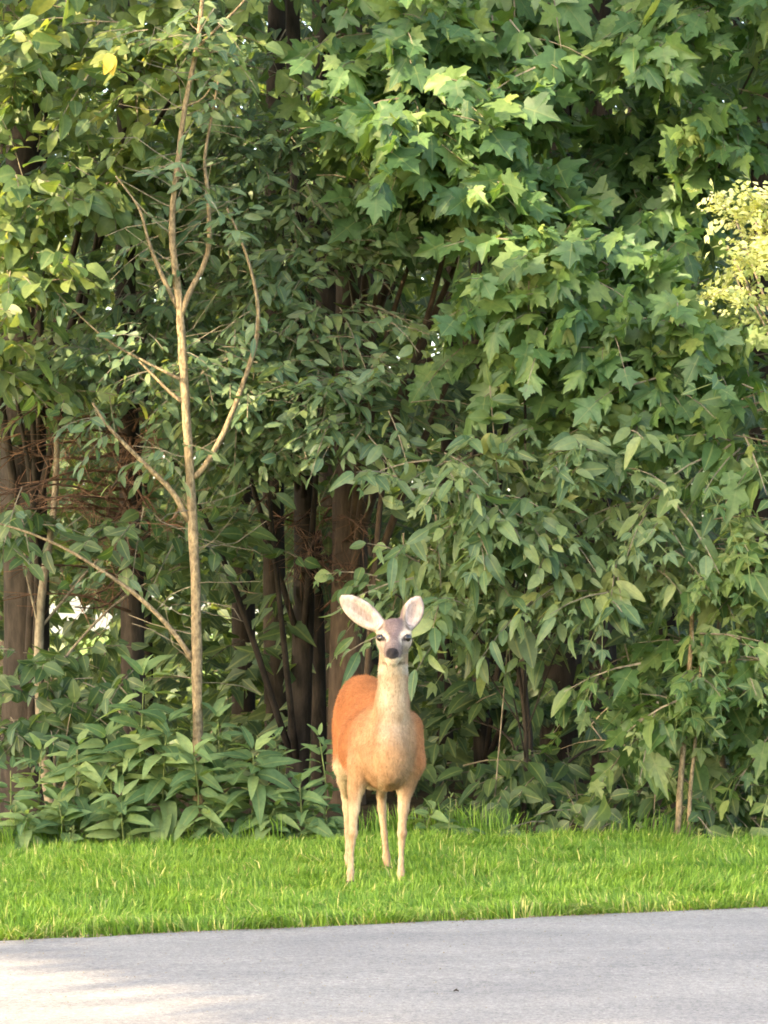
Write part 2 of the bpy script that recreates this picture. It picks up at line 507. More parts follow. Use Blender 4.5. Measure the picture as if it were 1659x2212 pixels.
def soil_material(name, stops, scale, bump=0.4, dist=0.02):
    m, nt, out = mat_new(name)
    L = nt.links
    geo = N(nt, 'ShaderNodeNewGeometry')
    a = noise(nt, scale, 8, geo.outputs['Position'], 0.65)
    b = noise(nt, scale * 0.09, 4, geo.outputs['Position'])
    c = ramp(nt, stops, a)
    c = mixc(nt, 0.8, c, mixc(nt, 1.0, c, ramp(nt, [(0.35, (0.6, 0.65, 0.55)), (0.65, (1.3, 1.25, 1.15))], b), 'MULTIPLY'))
    p = N(nt, 'ShaderNodeBsdfPrincipled'); p.inputs['Roughness'].default_value = 0.95; p.inputs['Specular IOR Level'].default_value = 0.1
    bp = N(nt, 'ShaderNodeBump'); bp.inputs['Strength'].default_value = bump; bp.inputs['Distance'].default_value = dist
    L.new(a, bp.inputs['Height']); L.new(bp.outputs[0], p.inputs['Normal'])
    L.new(c, p.inputs['Base Color']); L.new(p.outputs[0], out.inputs[0])
    return m

xs = np.concatenate([np.linspace(-600, -30, 12), np.linspace(-26, 26, 53), np.linspace(30, 600, 12)])
ys = np.concatenate([np.linspace(-300, -20, 8), np.linspace(-16, 50, 67), np.linspace(56, 900, 30)])
v, f = grid_sheet(xs, ys, ground_z)
g = obj('ground', new_mesh('ground', v, f, soil_material('ground_soil', [(0.3, (0.07, 0.11, 0.02)), (0.7, (0.13, 0.19, 0.04))], 14.0), True))
tag(g, kind='structure')

WOOD_EDGE = 17.35
def wood_edge(x):
    return WOOD_EDGE + 0.10 * np.sin(x * 1.3 + 0.5) + 0.07 * np.sin(x * 3.1)
xs = np.linspace(-14, 14, 85); ts = np.linspace(0, 1, 50)
X, T = np.meshgrid(xs, ts)
Y = wood_edge(X) + T ** 1.5 * 45
V = np.stack([X, Y, ground_z(X, Y) + 0.012 + 0.02 * rng.random(X.shape) * (T > 0.02)], -1).reshape(-1, 3)
i = (np.arange(49)[:, None] * 85 + np.arange(84)[None]).ravel()
fl = obj('forest_floor', new_mesh('forest_floor', V, np.stack([i, i + 1, i + 86, i + 85], 1),
         soil_material('leaf_litter', [(0.3, (0.025, 0.019, 0.011)), (0.55, (0.06, 0.043, 0.025)), (0.75, (0.11, 0.078, 0.045))], 26.0, 0.8, 0.04), True))
tag(fl, kind='structure')

# road: its far edge runs from (-1.63, 12.76) to (1.79, 14.07)
E0 = np.array([-1.63, 12.76]); E1 = np.array([1.79, 14.07])
RD = unit(E1 - E0); RN = np.array([-RD[1], RD[0]])        # along, and away from the viewer
ROAD_W = 7.2
na = 700
A = np.linspace(-45, 48, na)
rows = [0.0, 0.03, 0.10, 0.3, 0.8, 2.0, 3.6, 5.2, 6.6, 7.1, ROAD_W]
jt = 0.018 * np.cumsum(rng.normal(0, 0.35, na)); jt = jt - np.convolve(jt, np.ones(61) / 61, 'same') + rng.normal(0, 0.012, na)
V = []
for k, w in enumerate(rows):
    crown_h = 0.05 * (1 - ((w - ROAD_W / 2) / (ROAD_W / 2)) ** 2)
    off = jt if k < 2 else jt * 0
    q = E0[None] + A[:, None] * RD[None] - (w - off[:, None]) * RN[None]
    z = np.full(na, 0.008 + crown_h - (0.02 if w in (0.0, ROAD_W) else 0))
    V.append(np.column_stack([q, z]))
V = np.vstack(V)
i = (np.arange(len(rows) - 1)[:, None] * na + np.arange(na - 1)[None]).ravel()
m, nt, out = mat_new('asphalt'); L = nt.links
geo = N(nt, 'ShaderNodeNewGeometry'); pos = geo.outputs['Position']
mp = N(nt, 'ShaderNodeMapping'); mp.inputs['Rotation'].default_value = (0, 0, -math.atan2(RD[1], RD[0])); mp.inputs['Scale'].default_value = (0.6, 1.3, 1)
L.new(pos, mp.inputs[0])
fine = noise(nt, 95.0, 5, pos, 0.8)
mid_ = noise(nt, 34.0, 6, pos, 0.75)
big = noise(nt, 1.6, 4, mp.outputs[0], 0.6)
c = ramp(nt, [(0.30, (0.080, 0.078, 0.077)), (0.5, (0.175, 0.170, 0.163)), (0.72, (0.28, 0.271, 0.258))], fine)
c = mixc(nt, 0.9, c, mixc(nt, 1.0, c, ramp(nt, [(0.3, (0.62, 0.62, 0.64)), (0.7, (1.36, 1.35, 1.33))], mid_), 'MULTIPLY'))
c = mixc(nt, 0.75, c, mixc(nt, 1.0, c, ramp(nt, [(0.35, (0.80, 0.80, 0.82)), (0.65, (1.18, 1.17, 1.14))], big), 'MULTIPLY'))
vo = N(nt, 'ShaderNodeTexVoronoi', feature='DISTANCE_TO_EDGE'); vo.inputs['Scale'].default_value = 0.55
wv = N(nt, 'ShaderNodeVectorMath', operation='ADD'); nzv = N(nt, 'ShaderNodeTexNoise'); nzv.inputs['Scale'].default_value = 3.0; nzv.inputs['Detail'].default_value = 6
L.new(pos, nzv.inputs['Vector']); L.new(pos, wv.inputs[0]); L.new(nzv.outputs['Color'], wv.inputs[1]); L.new(wv.outputs[0], vo.inputs['Vector'])
crk = N(nt, 'ShaderNodeMapRange'); crk.inputs[1].default_value = 0.0; crk.inputs[2].default_value = 0.006; crk.inputs[3].default_value = 0.35; crk.inputs[4].default_value = 0.0
L.new(vo.outputs[0], crk.inputs[0])
c = mixc(nt, crk.outputs[0], c, (0.09, 0.085, 0.08))
p = N(nt, 'ShaderNodeBsdfPrincipled'); p.inputs['Roughness'].default_value = 0.85; p.inputs['Specular IOR Level'].default_value = 0.25
bp = N(nt, 'ShaderNodeBump'); bp.inputs['Strength'].default_value = 0.5; bp.inputs['Distance'].default_value = 0.006
L.new(fine, bp.inputs['Height']); L.new(bp.outputs[0], p.inputs['Normal'])
L.new(c, p.inputs['Base Color']); L.new(p.outputs[0], out.inputs[0])
rd = obj('road', new_mesh('road', V, np.stack([i, i + 1, i + na + 1, i + na], 1), m, True))
tag(rd, kind='structure')

# ------------------------------------------------------------------ front trees and shrubs at the edge of the wood
def base_at(U, d):
    x = (U * S - 384.0) / FPX * d
    return np.array([x, d, float(ground_z(x, d))])

def make_tree(name, label, cat, kind, trunk_U, trunk_d, trunk_w, top_z, puffs, leaf, budget, mat=BARK_DARK, per=9, L=0.42,
              top_off=(0, 0), tint=0.45, upper=(), limbs=True, **kw):
    b = base_at(trunk_U, trunk_d)
    root = thing(name, label, cat, b)
    lv = Leaves(kind); tw = []
    for pf in puffs:
        U, V, rU, rV, d, n = pf[:6]
        tn = pf[6] if len(pf) > 6 else tint
        puff(lv, tw, U, V, rU, rV, d, n, leaf, tint=tn, per=per, L=L, **kw)
    for (c, r, n) in upper:            # boughs above the picture, they close the canopy
        for _ in range(n):
            vv = unit(rng.normal(0, 1, 3)) * rng.uniform(0.1, 1) ** 0.4
            spray(lv, tw, np.array(c) + vv * np.array(r), vv + rng.normal(0, .3, 3), L * 1.6, leaf * 1.5, per, tint)
    r0 = trunk_w * PXM * trunk_d / 2
    tgt = []
    if limbs:
        for pf in puffs:
            c = pt(pf[0], pf[1], pf[4] + 0.25)
            if c[2] < 2.6 and trunk_w > 45: continue
            h = (c[2] - b[2]) / (top_z - b[2])
            tgt.append((float(np.clip(h - 0.06, 0.12, 0.95)), c))
    trunk_with_limbs(root, b, np.array([b[0] + top_off[0], b[1] + top_off[1], top_z]), r0, r0 * 0.35, mat, tgt)
    register(root, lv, tw, budget)
    return root

make_tree('broadleaf_tree', 'dark green small-leaved tree filling the middle left behind the thin pale sapling', 'tree', 'ovate',
          640, 20.3, 62, 8.5,
          [(620, 330, 290, 210, 18.8, 60), (370, 540, 230, 200, 19.1, 46), (660, 620, 220, 190, 18.6, 52), (560, 850, 290, 130, 18.4, 50),
           (770, 900, 140, 110, 18.2, 26), (240, 780, 220, 100, 18.8, 30), (480, 970, 160, 60, 18.7, 18), (430, 330, 160, 160, 19.3, 20)],
          0.115, 295, tint=0.50, face=0.45, dens=2.6, upper=[((-0.9, 19.4, 6.4), (1.6, 1.2, 1.3), 70)])
make_tree('broadleaf_tree', 'pale yellow-green leafy tree in the upper left corner over a thick dark trunk', 'tree', 'light',
          62, 19.7, 135, 9.5,
          [(100, 130, 230, 170, 18.3, 48), (340, 150, 180, 150, 18.3, 34), (80, 400, 170, 150, 18.2, 34), (40, 600, 90, 120, 17.9, 20, 0.75),
           (240, 330, 170, 110, 18.6, 24), (-180, 300, 150, 250, 18.4, 20), (20, 760, 120, 90, 18.3, 14), (470, 60, 130, 110, 18.6, 14)],
          0.138, 280, tint=0.55, face=0.5, dens=1.8, upper=[((-2.4, 18.8, 6.4), (1.8, 1.2, 1.2), 60)])
make_tree('maple_tree', 'maple with bright lobed leaves at the top centre and a brown trunk behind the deer', 'tree', 'maple',
          745, 20.1, 104, 9.0,
          [(1000, 60, 260, 100, 18.1, 30, 0.6), (880, 240, 210, 90, 17.95, 26, 0.7), (1010, 350, 150, 120, 18.2, 22), (820, 90, 170, 110, 18.6, 18),
           (1130, 470, 110, 110, 18.4, 14), (930, 430, 130, 90, 18.5, 12), (1150, 250, 60, 120, 18.2, 6)],
          0.168, 260, BARK_BROWN, per=8, L=0.40, tint=0.60, hang=0.45, face=0.6, dens=1.7, wob=0.65, upper=[((0.4, 18.9, 6.5), (1.8, 1.3, 1.2), 60)])
make_tree('maple_tree', 'maple with drooping lobed leaves right of centre above the pale bush', 'tree', 'maple',
          1045, 20.6, 48, 8.0,
          [(1200, 590, 210, 90, 17.9, 26, 0.65), (1300, 710, 240, 110, 18.1, 30), (1120, 680, 110, 90, 18.4, 12), (1400, 570, 130, 110, 18.6, 14),
           (1450, 830, 180, 90, 18.1, 20), (1250, 830, 130, 80, 18.5, 12), (1580, 760, 110, 80, 18.3, 12)],
          0.160, 280, per=8, L=0.40, tint=0.54, hang=0.5, face=0.65, dens=1.7, wob=0.65)
make_tree('maple_tree', 'maple with shaded mid green leaves in the top right corner', 'tree', 'maple',
          1300, 20.9, 62, 9.5,
          [(1480, 110, 200, 120, 18.8, 26), (1330, 260, 170, 110, 19.4, 18, 0.3), (1570, 320, 150, 140, 18.9, 22), (1250, 410, 110, 90, 19.7, 10, 0.25),
           (1640, 120, 120, 160, 18.7, 14), (1220, 110, 110, 90, 19.2, 12), (1420, 420, 120, 80, 19.2, 12)],
          0.165, 240, per=8, L=0.40, tint=0.44, hang=0.45, face=0.6, dens=1.7, wob=0.65, upper=[((2.6, 19.2, 6.4), (1.8, 1.3, 1.2), 60)])
make_tree('box_elder', 'leafy box elder hanging low along the right edge of the wood', 'tree', 'elder',
          1790, 18.2, 70, 6.5,
          [(1600, 960, 110, 150, 17.6, 22), (1620, 1240, 120, 170, 17.5, 28), (1520, 1420, 130, 110, 17.7, 20), (1430, 1580, 110, 100, 18.2, 10, 0.25),
           (1590, 1560, 110, 130, 17.8, 18), (1600, 1680, 80, 50, 18.4, 6, 0.3), (1490, 1520, 90, 75, 17.45, 9), (1700, 1400, 90, 260, 17.6, 14), (1360, 1430, 80, 60, 18.0, 5)],
          0.185, 280, per=7, L=0.45, tint=0.48, hang=0.55, face=0.6)
make_tree('ash_shrub', 'light green pointed-leaved shrub spreading right of the head of the deer', 'shrub', 'ash',
          1130, 18.5, 14, 3.2,
          [(990, 1050, 130, 90, 17.7, 18, 0.6), (1210, 1060, 180, 110, 17.8, 26, 0.6), (1420, 1110, 140, 120, 17.7, 22, 0.6), (1080, 1220, 180, 110, 17.8, 26),
           (1320, 1260, 150, 90, 17.8, 20), (980, 1320, 90, 50, 17.9, 8), (900, 1180, 60, 90, 18.0, 6), (1200, 1310, 110, 40, 18.0, 6), (850, 1280, 50, 35, 17.9, 4)],
          0.165, 290, BARK_DARK, per=9, L=0.40, tint=0.52, hang=0.45, face=0.55, dens=1.7)
make_tree('locust_tree', 'bright yellow sunlit fine-leaved tree at the right edge', 'tree', 'locust',
          1800, 17.9, 40, 6.0,
          [(1632, 480, 50, 48, 17.65, 15), (1675, 540, 45, 70, 17.6, 16), (1612, 618, 40, 13, 17.65, 6), (1700, 450, 45, 50, 17.7, 10), (1665, 650, 26, 16, 17.6, 4), (1570, 530, 20, 12, 17.65, 2), (1580, 450, 20, 12, 17.65, 2)],
          0.15, 0, TWIG_GREY, per=5, L=0.2, tint=0.5, sg=0.4)
make_tree('hazel_shrub', 'dark sparse shrub low at the left edge under the dead brown twigs', 'shrub', 'dark',
          120, 18.8, 30, 3.0,
          [(60, 1110, 120, 40, 18.5, 7, 0.6), (300, 1130, 150, 45, 18.7, 12, 0.5), (110, 1460, 160, 90, 18.3, 18), (50, 1570, 110, 70, 18.1, 12), (420, 1200, 100, 50, 18.8, 8), (230, 1480, 90, 50, 18.4, 6)],
          0.13, 200, TWIG_GREY, per=8, tint=0.6)
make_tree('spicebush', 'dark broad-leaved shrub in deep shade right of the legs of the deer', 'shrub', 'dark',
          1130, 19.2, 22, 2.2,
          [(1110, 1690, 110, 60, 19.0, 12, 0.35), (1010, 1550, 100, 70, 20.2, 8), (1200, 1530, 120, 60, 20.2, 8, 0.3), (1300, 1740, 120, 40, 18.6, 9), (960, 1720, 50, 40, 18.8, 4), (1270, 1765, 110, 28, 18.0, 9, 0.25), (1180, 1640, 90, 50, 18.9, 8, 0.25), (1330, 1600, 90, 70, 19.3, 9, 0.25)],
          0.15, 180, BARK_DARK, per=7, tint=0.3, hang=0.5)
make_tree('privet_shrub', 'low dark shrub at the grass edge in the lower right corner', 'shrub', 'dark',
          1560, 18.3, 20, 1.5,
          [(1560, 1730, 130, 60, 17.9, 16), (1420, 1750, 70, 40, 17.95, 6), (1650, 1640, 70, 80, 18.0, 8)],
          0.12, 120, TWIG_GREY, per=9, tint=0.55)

# ------------------------------------------------------------------ the thin pale sapling in front
d = 17.55
b = base_at(431, d)
sap = thing('sapling', 'tall thin sapling with pale bark and forked bare branches at left', 'tree', b)
def branch_px(pts, dd, r0, r1, name, parent, mat, n=16, sides=8, jit=0.05):
    path = smooth_path([pt(U, V, dd + (p[2] if len(p) > 2 else 0)) for p in pts for U, V in [p[:2]]], n)
    v, f = tube(path - b, np.linspace(r0, r1, n), sides, jit)
    return obj(name, new_mesh(name, v, f, mat, True), parent)
tr = branch_px([(431, 1800), (428, 1640), (425, 1420), (420, 1200), (410, 1020), (402, 900), (396, 780), (390, 690), (381, 600), (374, 540), (372, 460), (385, 350), (400, 230), (425, 100), (437, 0), (446, -160), (452, -330)],
               d, 0.033, 0.010, 'trunk', sap, BARK_PALE, 70, 10, 0.10)
for pts_, r0, r1 in [
    ([(388, 690), (410, 630), (447, 555), (452, 470), (446, 390), (442, 340), (458, 250), (472, 170)], 0.020, 0.006),
    ([(384, 665), (352, 600), (322, 525), (300, 450), (250, 380)], 0.016, 0.005),
    ([(418, 1030), (440, 1010), (490, 920), (545, 770), (558, 700), (553, 630), (535, 560), (513, 500), (490, 450)], 0.019, 0.006),
    ([(408, 1125), (370, 1060), (310, 1000), (260, 950), (225, 910), (200, 870)], 0.019, 0.007),
    ([(415, 1425), (370, 1360), (300, 1290), (230, 1240), (150, 1190), (60, 1150), (-40, 1120)], 0.017, 0.005),
    ([(396, 868), (370, 850), (330, 810), (300, 780)], 0.014, 0.005),
    ([(392, 820), (330, 790), (240, 740), (170, 680), (120, 630)], 0.010, 0.003),
    ([(425, 105), (470, 60), (520, 10), (570, -50)], 0.012, 0.004),
    ([(400, 230), (440, 210), (480, 150)], 0.007, 0.003)]:
    branch_px(pts_, d, r0, r1, 'branch', tr, BARK_PALE, 18, 7, 0.05)
lv = Leaves('ovate'); tw = []
for (U, V, rU, rV, n) in ((345, 720, 70, 40, 4), (470, 740, 70, 45, 4), (350, 850, 60, 40, 4), (250, 900, 50, 40, 2), (360, 960, 40, 35, 3), (500, 480, 40, 30, 1), (460, 130, 50, 50, 3), (380, 40, 60, 50, 3), (560, 770, 40, 30, 2), (60, 1130, 40, 30, 2), (220, 1240, 40, 30, 2), (395, 760, 40, 60, 5), (385, 560, 40, 60, 2), (390, 330, 40, 90, 5), (415, 160, 40, 70, 5), (440, 30, 50, 50, 5), (455, 250, 40, 70, 3), (300, 490, 50, 70, 5), (505, 490, 60, 60, 5), (470, 190, 40, 50, 3), (215, 890, 40, 40, 3), (130, 640, 40, 40, 3), (550, 690, 30, 50, 2), (445, 420, 30, 50, 2)):
    puff(lv, tw, U, V, rU, rV, d + 0.02, n, 0.095, rd=0.2, tint=0.55, per=6, L=0.22, sg=0.6, face=0.4)
for _ in range(60):            # fine bare side twigs
    V0 = rng.uniform(60, 1500); U0 = float(np.interp(V0, [0, 230, 460, 690, 900, 1200, 1640], [437, 400, 372, 390, 402, 420, 428]))
    q0 = pt(U0, V0, d); a = unit(np.array([rng.choice([-1, 1]) * rng.uniform(.5, 1), rng.normal(0, .5), rng.uniform(-.2, .7)]))
    q1 = q0 + a * rng.uniform(.08, .3); q2 = q1 + unit(a + rng.normal(0, .4, 3)) * rng.uniform(.06, .25)
    tw.append((np.array([q0, q0 * .5 + q1 * .5 + rng.normal(0, .008, 3), q1, q2]), 0.0032))
register(sap, lv, tw, 120)

# a slim sprig of leaves alone against the dark, and its stem
d2 = 17.5; b2 = base_at(1075, d2)
sp = thing('seedling', 'single upright sprig of leaves against the dark gap above the pale shrub', 'plant', b2)
v, f = tube(smooth_path([b2 + np.array([0, 0.9, 0]), pt(1100, 1300, d2 + 0.6), pt(1072, 1000, d2 + 0.05), pt(1058, 830, d2)], 16) - b2, np.linspace(0.005, 0.003, 16), 6)
obj('stem', new_mesh('stem', v, f, TWIG_GREY, True), sp)
lv = Leaves('light')
for V, n in ((835, 3), (865, 4), (905, 4), (935, 3)):
    for k in range(n):
        a = rng.uniform(0, 6.28)
        lv.add(pt(1060, V, d2), np.array([math.cos(a), -0.5 * abs(math.sin(a)), (0.9 if V < 850 else (-1.2 if V > 920 else 0.05))]), np.array([0, -0.8, 0.5]) + rng.normal(0, .3, 3), 0.145, 0.8 + rng.normal(0, .15))
register(sp, lv, [], 20)

# ------------------------------------------------------------------ dead conifers with brown twigs
def dead_conifer(label, U, d, w, top_z, boxes):
    b = base_at(U, d)
    root = thing('dead_conifer', label, 'tree', b)
    trunk_with_limbs(root, b, np.array([b[0], b[1], top_z]), w * PXM * d / 2, w * PXM * d / 4, BARK_DARK)
    fine = []
    for (u0, u1, v0, v1, n) in boxes:
        for _ in range(n):
            Ue = rng.uniform(u0, u1); V = rng.uniform(v0, v1); dd = d - rng.uniform(0.5, 1.5)
            end = pt(Ue, V, dd)
            st = np.array([b[0], b[1], end[2] + rng.uniform(-0.15, 0.35)])
            pth = smooth_path([st, (st + end) / 2 + np.array([0, 0, rng.uniform(-0.1, 0.14)]), end], 8) - b
            v, f = tube(pth, np.linspace(0.011, 0.003, 8), 5)
            obj('branch', new_mesh('branch', v, f, TWIG_DEAD, True), root)
            for i in range(2, 8):
                for _k in range(3):
                    p0 = pth[i] + (pth[i] - pth[i - 1]) * rng.uniform(-1, 0)
                    dv = unit(pth[i] - pth[i - 1]) * 0.6 + rng.normal(0, 0.42, 3) + np.array([0, 0, -0.10])
                    ln = rng.uniform(0.10, 0.38)
                    p1 = p0 + unit(dv) * ln * 0.5; p2 = p1 + unit(dv + rng.normal(0, 0.35, 3)) * ln * 0.5
                    fine.append(tube([p0, p1, p2], [0.0028, 0.0021, 0.0014], 3))
    v, f = join_tubes(fine)
    tag(obj('twigs', new_mesh('twigs', v, f, TWIG_DEAD), root), kind='stuff')
dead_conifer('dead conifer with rust brown bare twigs at the left edge', 285, 19.4, 64, 7.5, [(-60, 420, 900, 1140, 30), (0, 300, 1150, 1330, 8)])
dead_conifer('dead conifer with brown bare twigs left of the head of the deer', 690, 20.7, 40, 7.0, [(480, 800, 1070, 1320, 14), (620, 800, 1100, 1250, 4)])

# a thin leaning pole and a hooked dry twig in the gap
b3 = base_at(770, 19.3)
lean = thing('leaning_sapling', 'bare thin sapling leaning right across the dark gap above the deer', 'tree', b3)
v, f = tube(smooth_path([b3, pt(850, 890, 19.3), pt(1010, 755, 19.2), pt(1110, 660, 19.2)], 14) - b3, np.linspace(0.022, 0.010, 14), 7, 0.04)
obj('trunk', new_mesh('trunk', v, f, BARK_BROWN, True), lean)
b4 = pt(920, 1056, 18.0)
hk = new_mesh('hooked_twig', *tube(smooth_path([pt(850, 1020, 18.0), pt(866, 1045, 18.0), pt(895, 1058, 18.0), pt(935, 1050, 18.05), pt(960, 1075, 18.3)], 12), np.linspace(0.014, 0.007, 12), 6), TWIG_GREY, True)
tag(obj('twig', hk), 'pale hooked dry twig sticking out of the shrub above the ears of the deer', 'twig')

# two pale stems standing close together at the right
for U, w, lean_, lab in ((1462, 15, 14, 'thicker of two pale bare stems rising from the grass at lower right'), (1484, 10, 16, 'thinner of two pale bare stems rising from the grass at lower right')):
    bb = base_at(U, 17.42)
    rt = thing('sapling', lab, 'tree', bb)
    r = w * PXM * 17.42 / 2
    v, f = tube(smooth_path([bb, pt(U + lean_ * .5, 1700, 17.42), pt(U + lean_, 1620, 17.45), pt(U + lean_ + 15, 1420, 17.7), pt(U + 40, 1150, 17.9)], 16) - bb, np.linspace(r, r * .6, 16), 7, 0.05)
    obj('trunk', new_mesh('trunk', v, f, BARK_PALE, True), rt)

# ------------------------------------------------------------------ broad-leaved weeds along the grass edge
WEEDS = [  # U, top V, depth, leaf length, leaves, label
    (20, 1640, 17.45, .19, 12, 'broad leafy weed cut by the left edge at the grass border'),
    (95, 1600, 17.55, .17, 13, 'leafy weed second from the left edge behind the grass'),
    (165, 1590, 17.5, .20, 17, 'arching weed with long leaves left of the tallest weed'),
    (235, 1570, 17.55, .20, 18, 'weed directly left of the tallest weed, below its crown'),
    (305, 1440, 17.55, .23, 22, 'tallest weed with big pale toothed leaves left of the sapling'),
    (350, 1540, 17.45, .20, 18, 'bushy weed just left of the foot of the sapling'),
    (415, 1610, 17.35, .20, 17, 'low weed covering the foot of the sapling'),
    (480, 1530, 17.6, .17, 14, 'upright weed with a pale leaf tuft right of the sapling trunk'),
    (535, 1600, 17.4, .20, 18, 'spreading weed with long arching leaves right of the sapling'),
    (600, 1575, 17.65, .13, 11, 'slim weed with small round leaves between sapling and deer'),
    (645, 1670, 17.4, .17, 13, 'low dark weed two plants left of the deer'),
    (695, 1570, 17.6, .15, 11, 'tall slim weed with pale leaves touching the rump of the deer'),
    (125, 1710, 17.35, .16, 11, 'low weed in front at the far left by the grass'),
    (270, 1700, 17.3, .16, 12, 'low weed at the grass in front of the tallest weed'),
    (585, 1720, 17.35, .16, 11, 'low weed at the grass left of the hind legs of the deer'),
    (700, 1740, 17.4, .14, 10, 'low dark weed right beside the legs of the deer'),
    (60, 1740, 17.3, .15, 10, 'lowest weed at the far left touching the grass'),
    (450, 1730, 17.3, .15, 11, 'low weed at the grass right below the sapling'),
    (930, 1730, 17.4, .13, 9, 'small weed with round leaves right of the legs of the deer'),
    (1010, 1760, 17.4, .11, 8, 'smallest weed at the grass edge below the dark shrub'),
]
for (U, Vt, d, ln, n, lab) in WEEDS:
    wt = rng.normal(0, 0.17); wd = rng.uniform(-0.15, 0.35); ln = ln * rng.uniform(0.8, 1.12)
    bb = base_at(U, d)
    root = thing('weed', lab, 'plant', bb, 'broad-leaved weeds along the wood edge')
    top = pt(U + rng.uniform(-12, 12), Vt + 25, d - 0.05)
    path = smooth_path([bb, (bb + top) / 2 + rng.normal(0, 0.02, 3), top], 12)
    v, f = tube(path - bb, np.linspace(0.008, 0.003, 12), 6)
    obj('stem', new_mesh('stem', v, f, STEM_GREEN, True), root)
    lv = Leaves('weed')
    for k in range(int(n * 2.4)):
        t = (0.15 + 0.85 * (k + 0.5) / int(n * 2.4))
        q = path[min(11, int(t * 11.99))]
        a = k * 2.4 + rng.normal(0, 0.3)
        o = np.array([math.cos(a), math.sin(a) * 0.9 - 0.15, 0.5 * t + 0.1 - wd + rng.normal(0, .25)])
        if t > 0.93: o = o * 0.6 + UP * 0.6
        s = ln * 1.22 * (1.1 - 0.5 * t ** 2) * rng.uniform(0.8, 1.15)
        lv.add(q + unit(o) * 0.02, o, UP * 0.9 + TOCAM * 0.5 + rng.normal(0, 0.25, 3), s, 0.35 + wt + 0.4 * t + rng.normal(0, .18))
    register(root, lv, [], 14 if n < 12 else 26)

# ------------------------------------------------------------------ deeper wood
wood_spots = [(-4.2, 21.5), (-3.5, 23.2), (-0.3, 22.6), (1.3, 22.2), (3.0, 22.4), (4.6, 21.4), (-5.6, 24.5), (-1.2, 25.6), (0.9, 26.2), (2.4, 26.0),
              (4.9, 25.4), (-3.4, 27.5), (-0.2, 29.5), (2.2, 30.5), (5.2, 30.0), (-6.4, 30.5), (-2.6, 33.5), (1.0, 35.5), (4.2, 35.0), (-5.0, 37.0)]
for k, (x, y) in enumerate(wood_spots):
    b = np.array([x, y, float(ground_z(x, y))])
    root = thing('woodland_tree', 'dark tree standing deep in the shaded wood behind the leafy edge', 'tree', b, 'trees deep in the wood')
    H = rng.uniform(10, 14)
    r0 = rng.uniform(0.09, 0.2)
    lv = Leaves('wood'); tw = []
    tg = []
    nn = 520
    for _ in range(nn):
        h = rng.uniform(0.01, 1.0) ** 1.25
        zz = b[2] + H * h
        rr = (2.1 * max(0.0, math.sin(min(1, h * 0.9 + 0.14) * math.pi)) ** 0.6 + 0.6)
        a = rng.uniform(0, 6.28); q = rr * rng.uniform(0.25, 1) ** 0.6
        p = np.array([x + math.cos(a) * q, y + math.sin(a) * q * 0.9, zz])
        if p[1] < 19.6 or sky_window(p): continue
        spray(lv, tw, p, np.array([math.cos(a), math.sin(a), rng.uniform(-.3, .3)]), 0.55, 0.2, 9, 0.5, wob=0.5)
    for h in np.linspace(0.45, 0.85, 5):
        a = rng.uniform(0, 6.28)
        e_ = b + np.array([math.cos(a) * 1.5, math.sin(a) * 1.3, H * (h + 0.1)])
        if not any(sky_window(q) for q in np.linspace(b + UP * H * h, e_, 12)): tg.append((h, e_))
    trunk_with_limbs(root, b, b + np.array([rng.normal(0, .3), rng.normal(0, .3), H]), r0, r0 * 0.3, BARK_DARK, tg)
    tw = tw[::3]
    register(root, lv, tw, 0)
# bare dark trunks that show in the gaps under the canopy
for (U, d, w, lab) in ((318, 23.5, 40, 'bare dark trunk beside the bright gap at left'), (960, 22.8, 40, 'bare dark trunk right of the neck of the deer, deep in shade'), (600, 21.6, 60, 'broad black trunk between the sapling and the deer'),
                       (1310, 21.3, 70, 'bare dark trunk in the shade at lower right')):
    b = base_at(U, d)
    root = thing('tree_trunk', lab, 'tree', b)
    trunk_with_limbs(root, b, b + np.array([rng.normal(0, .15), 0, 11.0]), w * PXM * d / 2, w * PXM * d / 4, BARK_DARK)

# far wood: one mass of small leaves closing the distance
lv = Leaves('wood')
for _ in range(30000):
    x = rng.uniform(-16, 16); y = rng.uniform(36, 48)
    p = np.array([x, y, float(ground_z(x, y)) + 14 * rng.uniform(0.01, 1) ** 1.05])
    if sky_window(p): continue
    lv.add(p, rng.normal(0, 1, 3), np.array([0, -.6, .6]) + rng.normal(0, .5, 3), rng.uniform(0.35, 0.65), rng.uniform(0, 1))
far = obj('far_woodland', crown_mesh('far_woodland', 'wood', *lv.arrays()))
tag(far, kind='stuff')

# ------------------------------------------------------------------ unseen shade trees added left of the viewer to keep the low sun off the verge
LIT = [  # (point, radius): sun spots for which the added crowns are cut open
    (pt(30, 520, 17.8), 0.32), (pt(60, 640, 17.8), 0.28), (pt(1640, 520, 17.6), 0.36), (pt(1620, 620, 17.6), 0.12), (pt(398, 860, 17.55), 0.20), (pt(396, 740, 17.55), 0.10),
    (pt(880, 210, 17.6), 0.24), (pt(950, 230, 17.6), 0.18), (pt(1060, 40, 17.7), 0.20), (pt(110, 200, 18.0), 0.24), (pt(120, 60, 18.1), 0.20), (pt(60, 330, 18.0), 0.24),
    (pt(1370, 570, 17.7), 0.12), (pt(1180, 580, 17.7), 0.10), (pt(260, 320, 18.2), 0.14), (pt(640, 190, 18.3), 0.12), (pt(340, 120, 18.1), 0.14), (pt(700, 330, 18.2), 0.05),
]
def lit_edge(x):
    return np.where(x < -0.43, 10.40 + (-0.43 - x) * (2.0 / 1.14), 9.80)
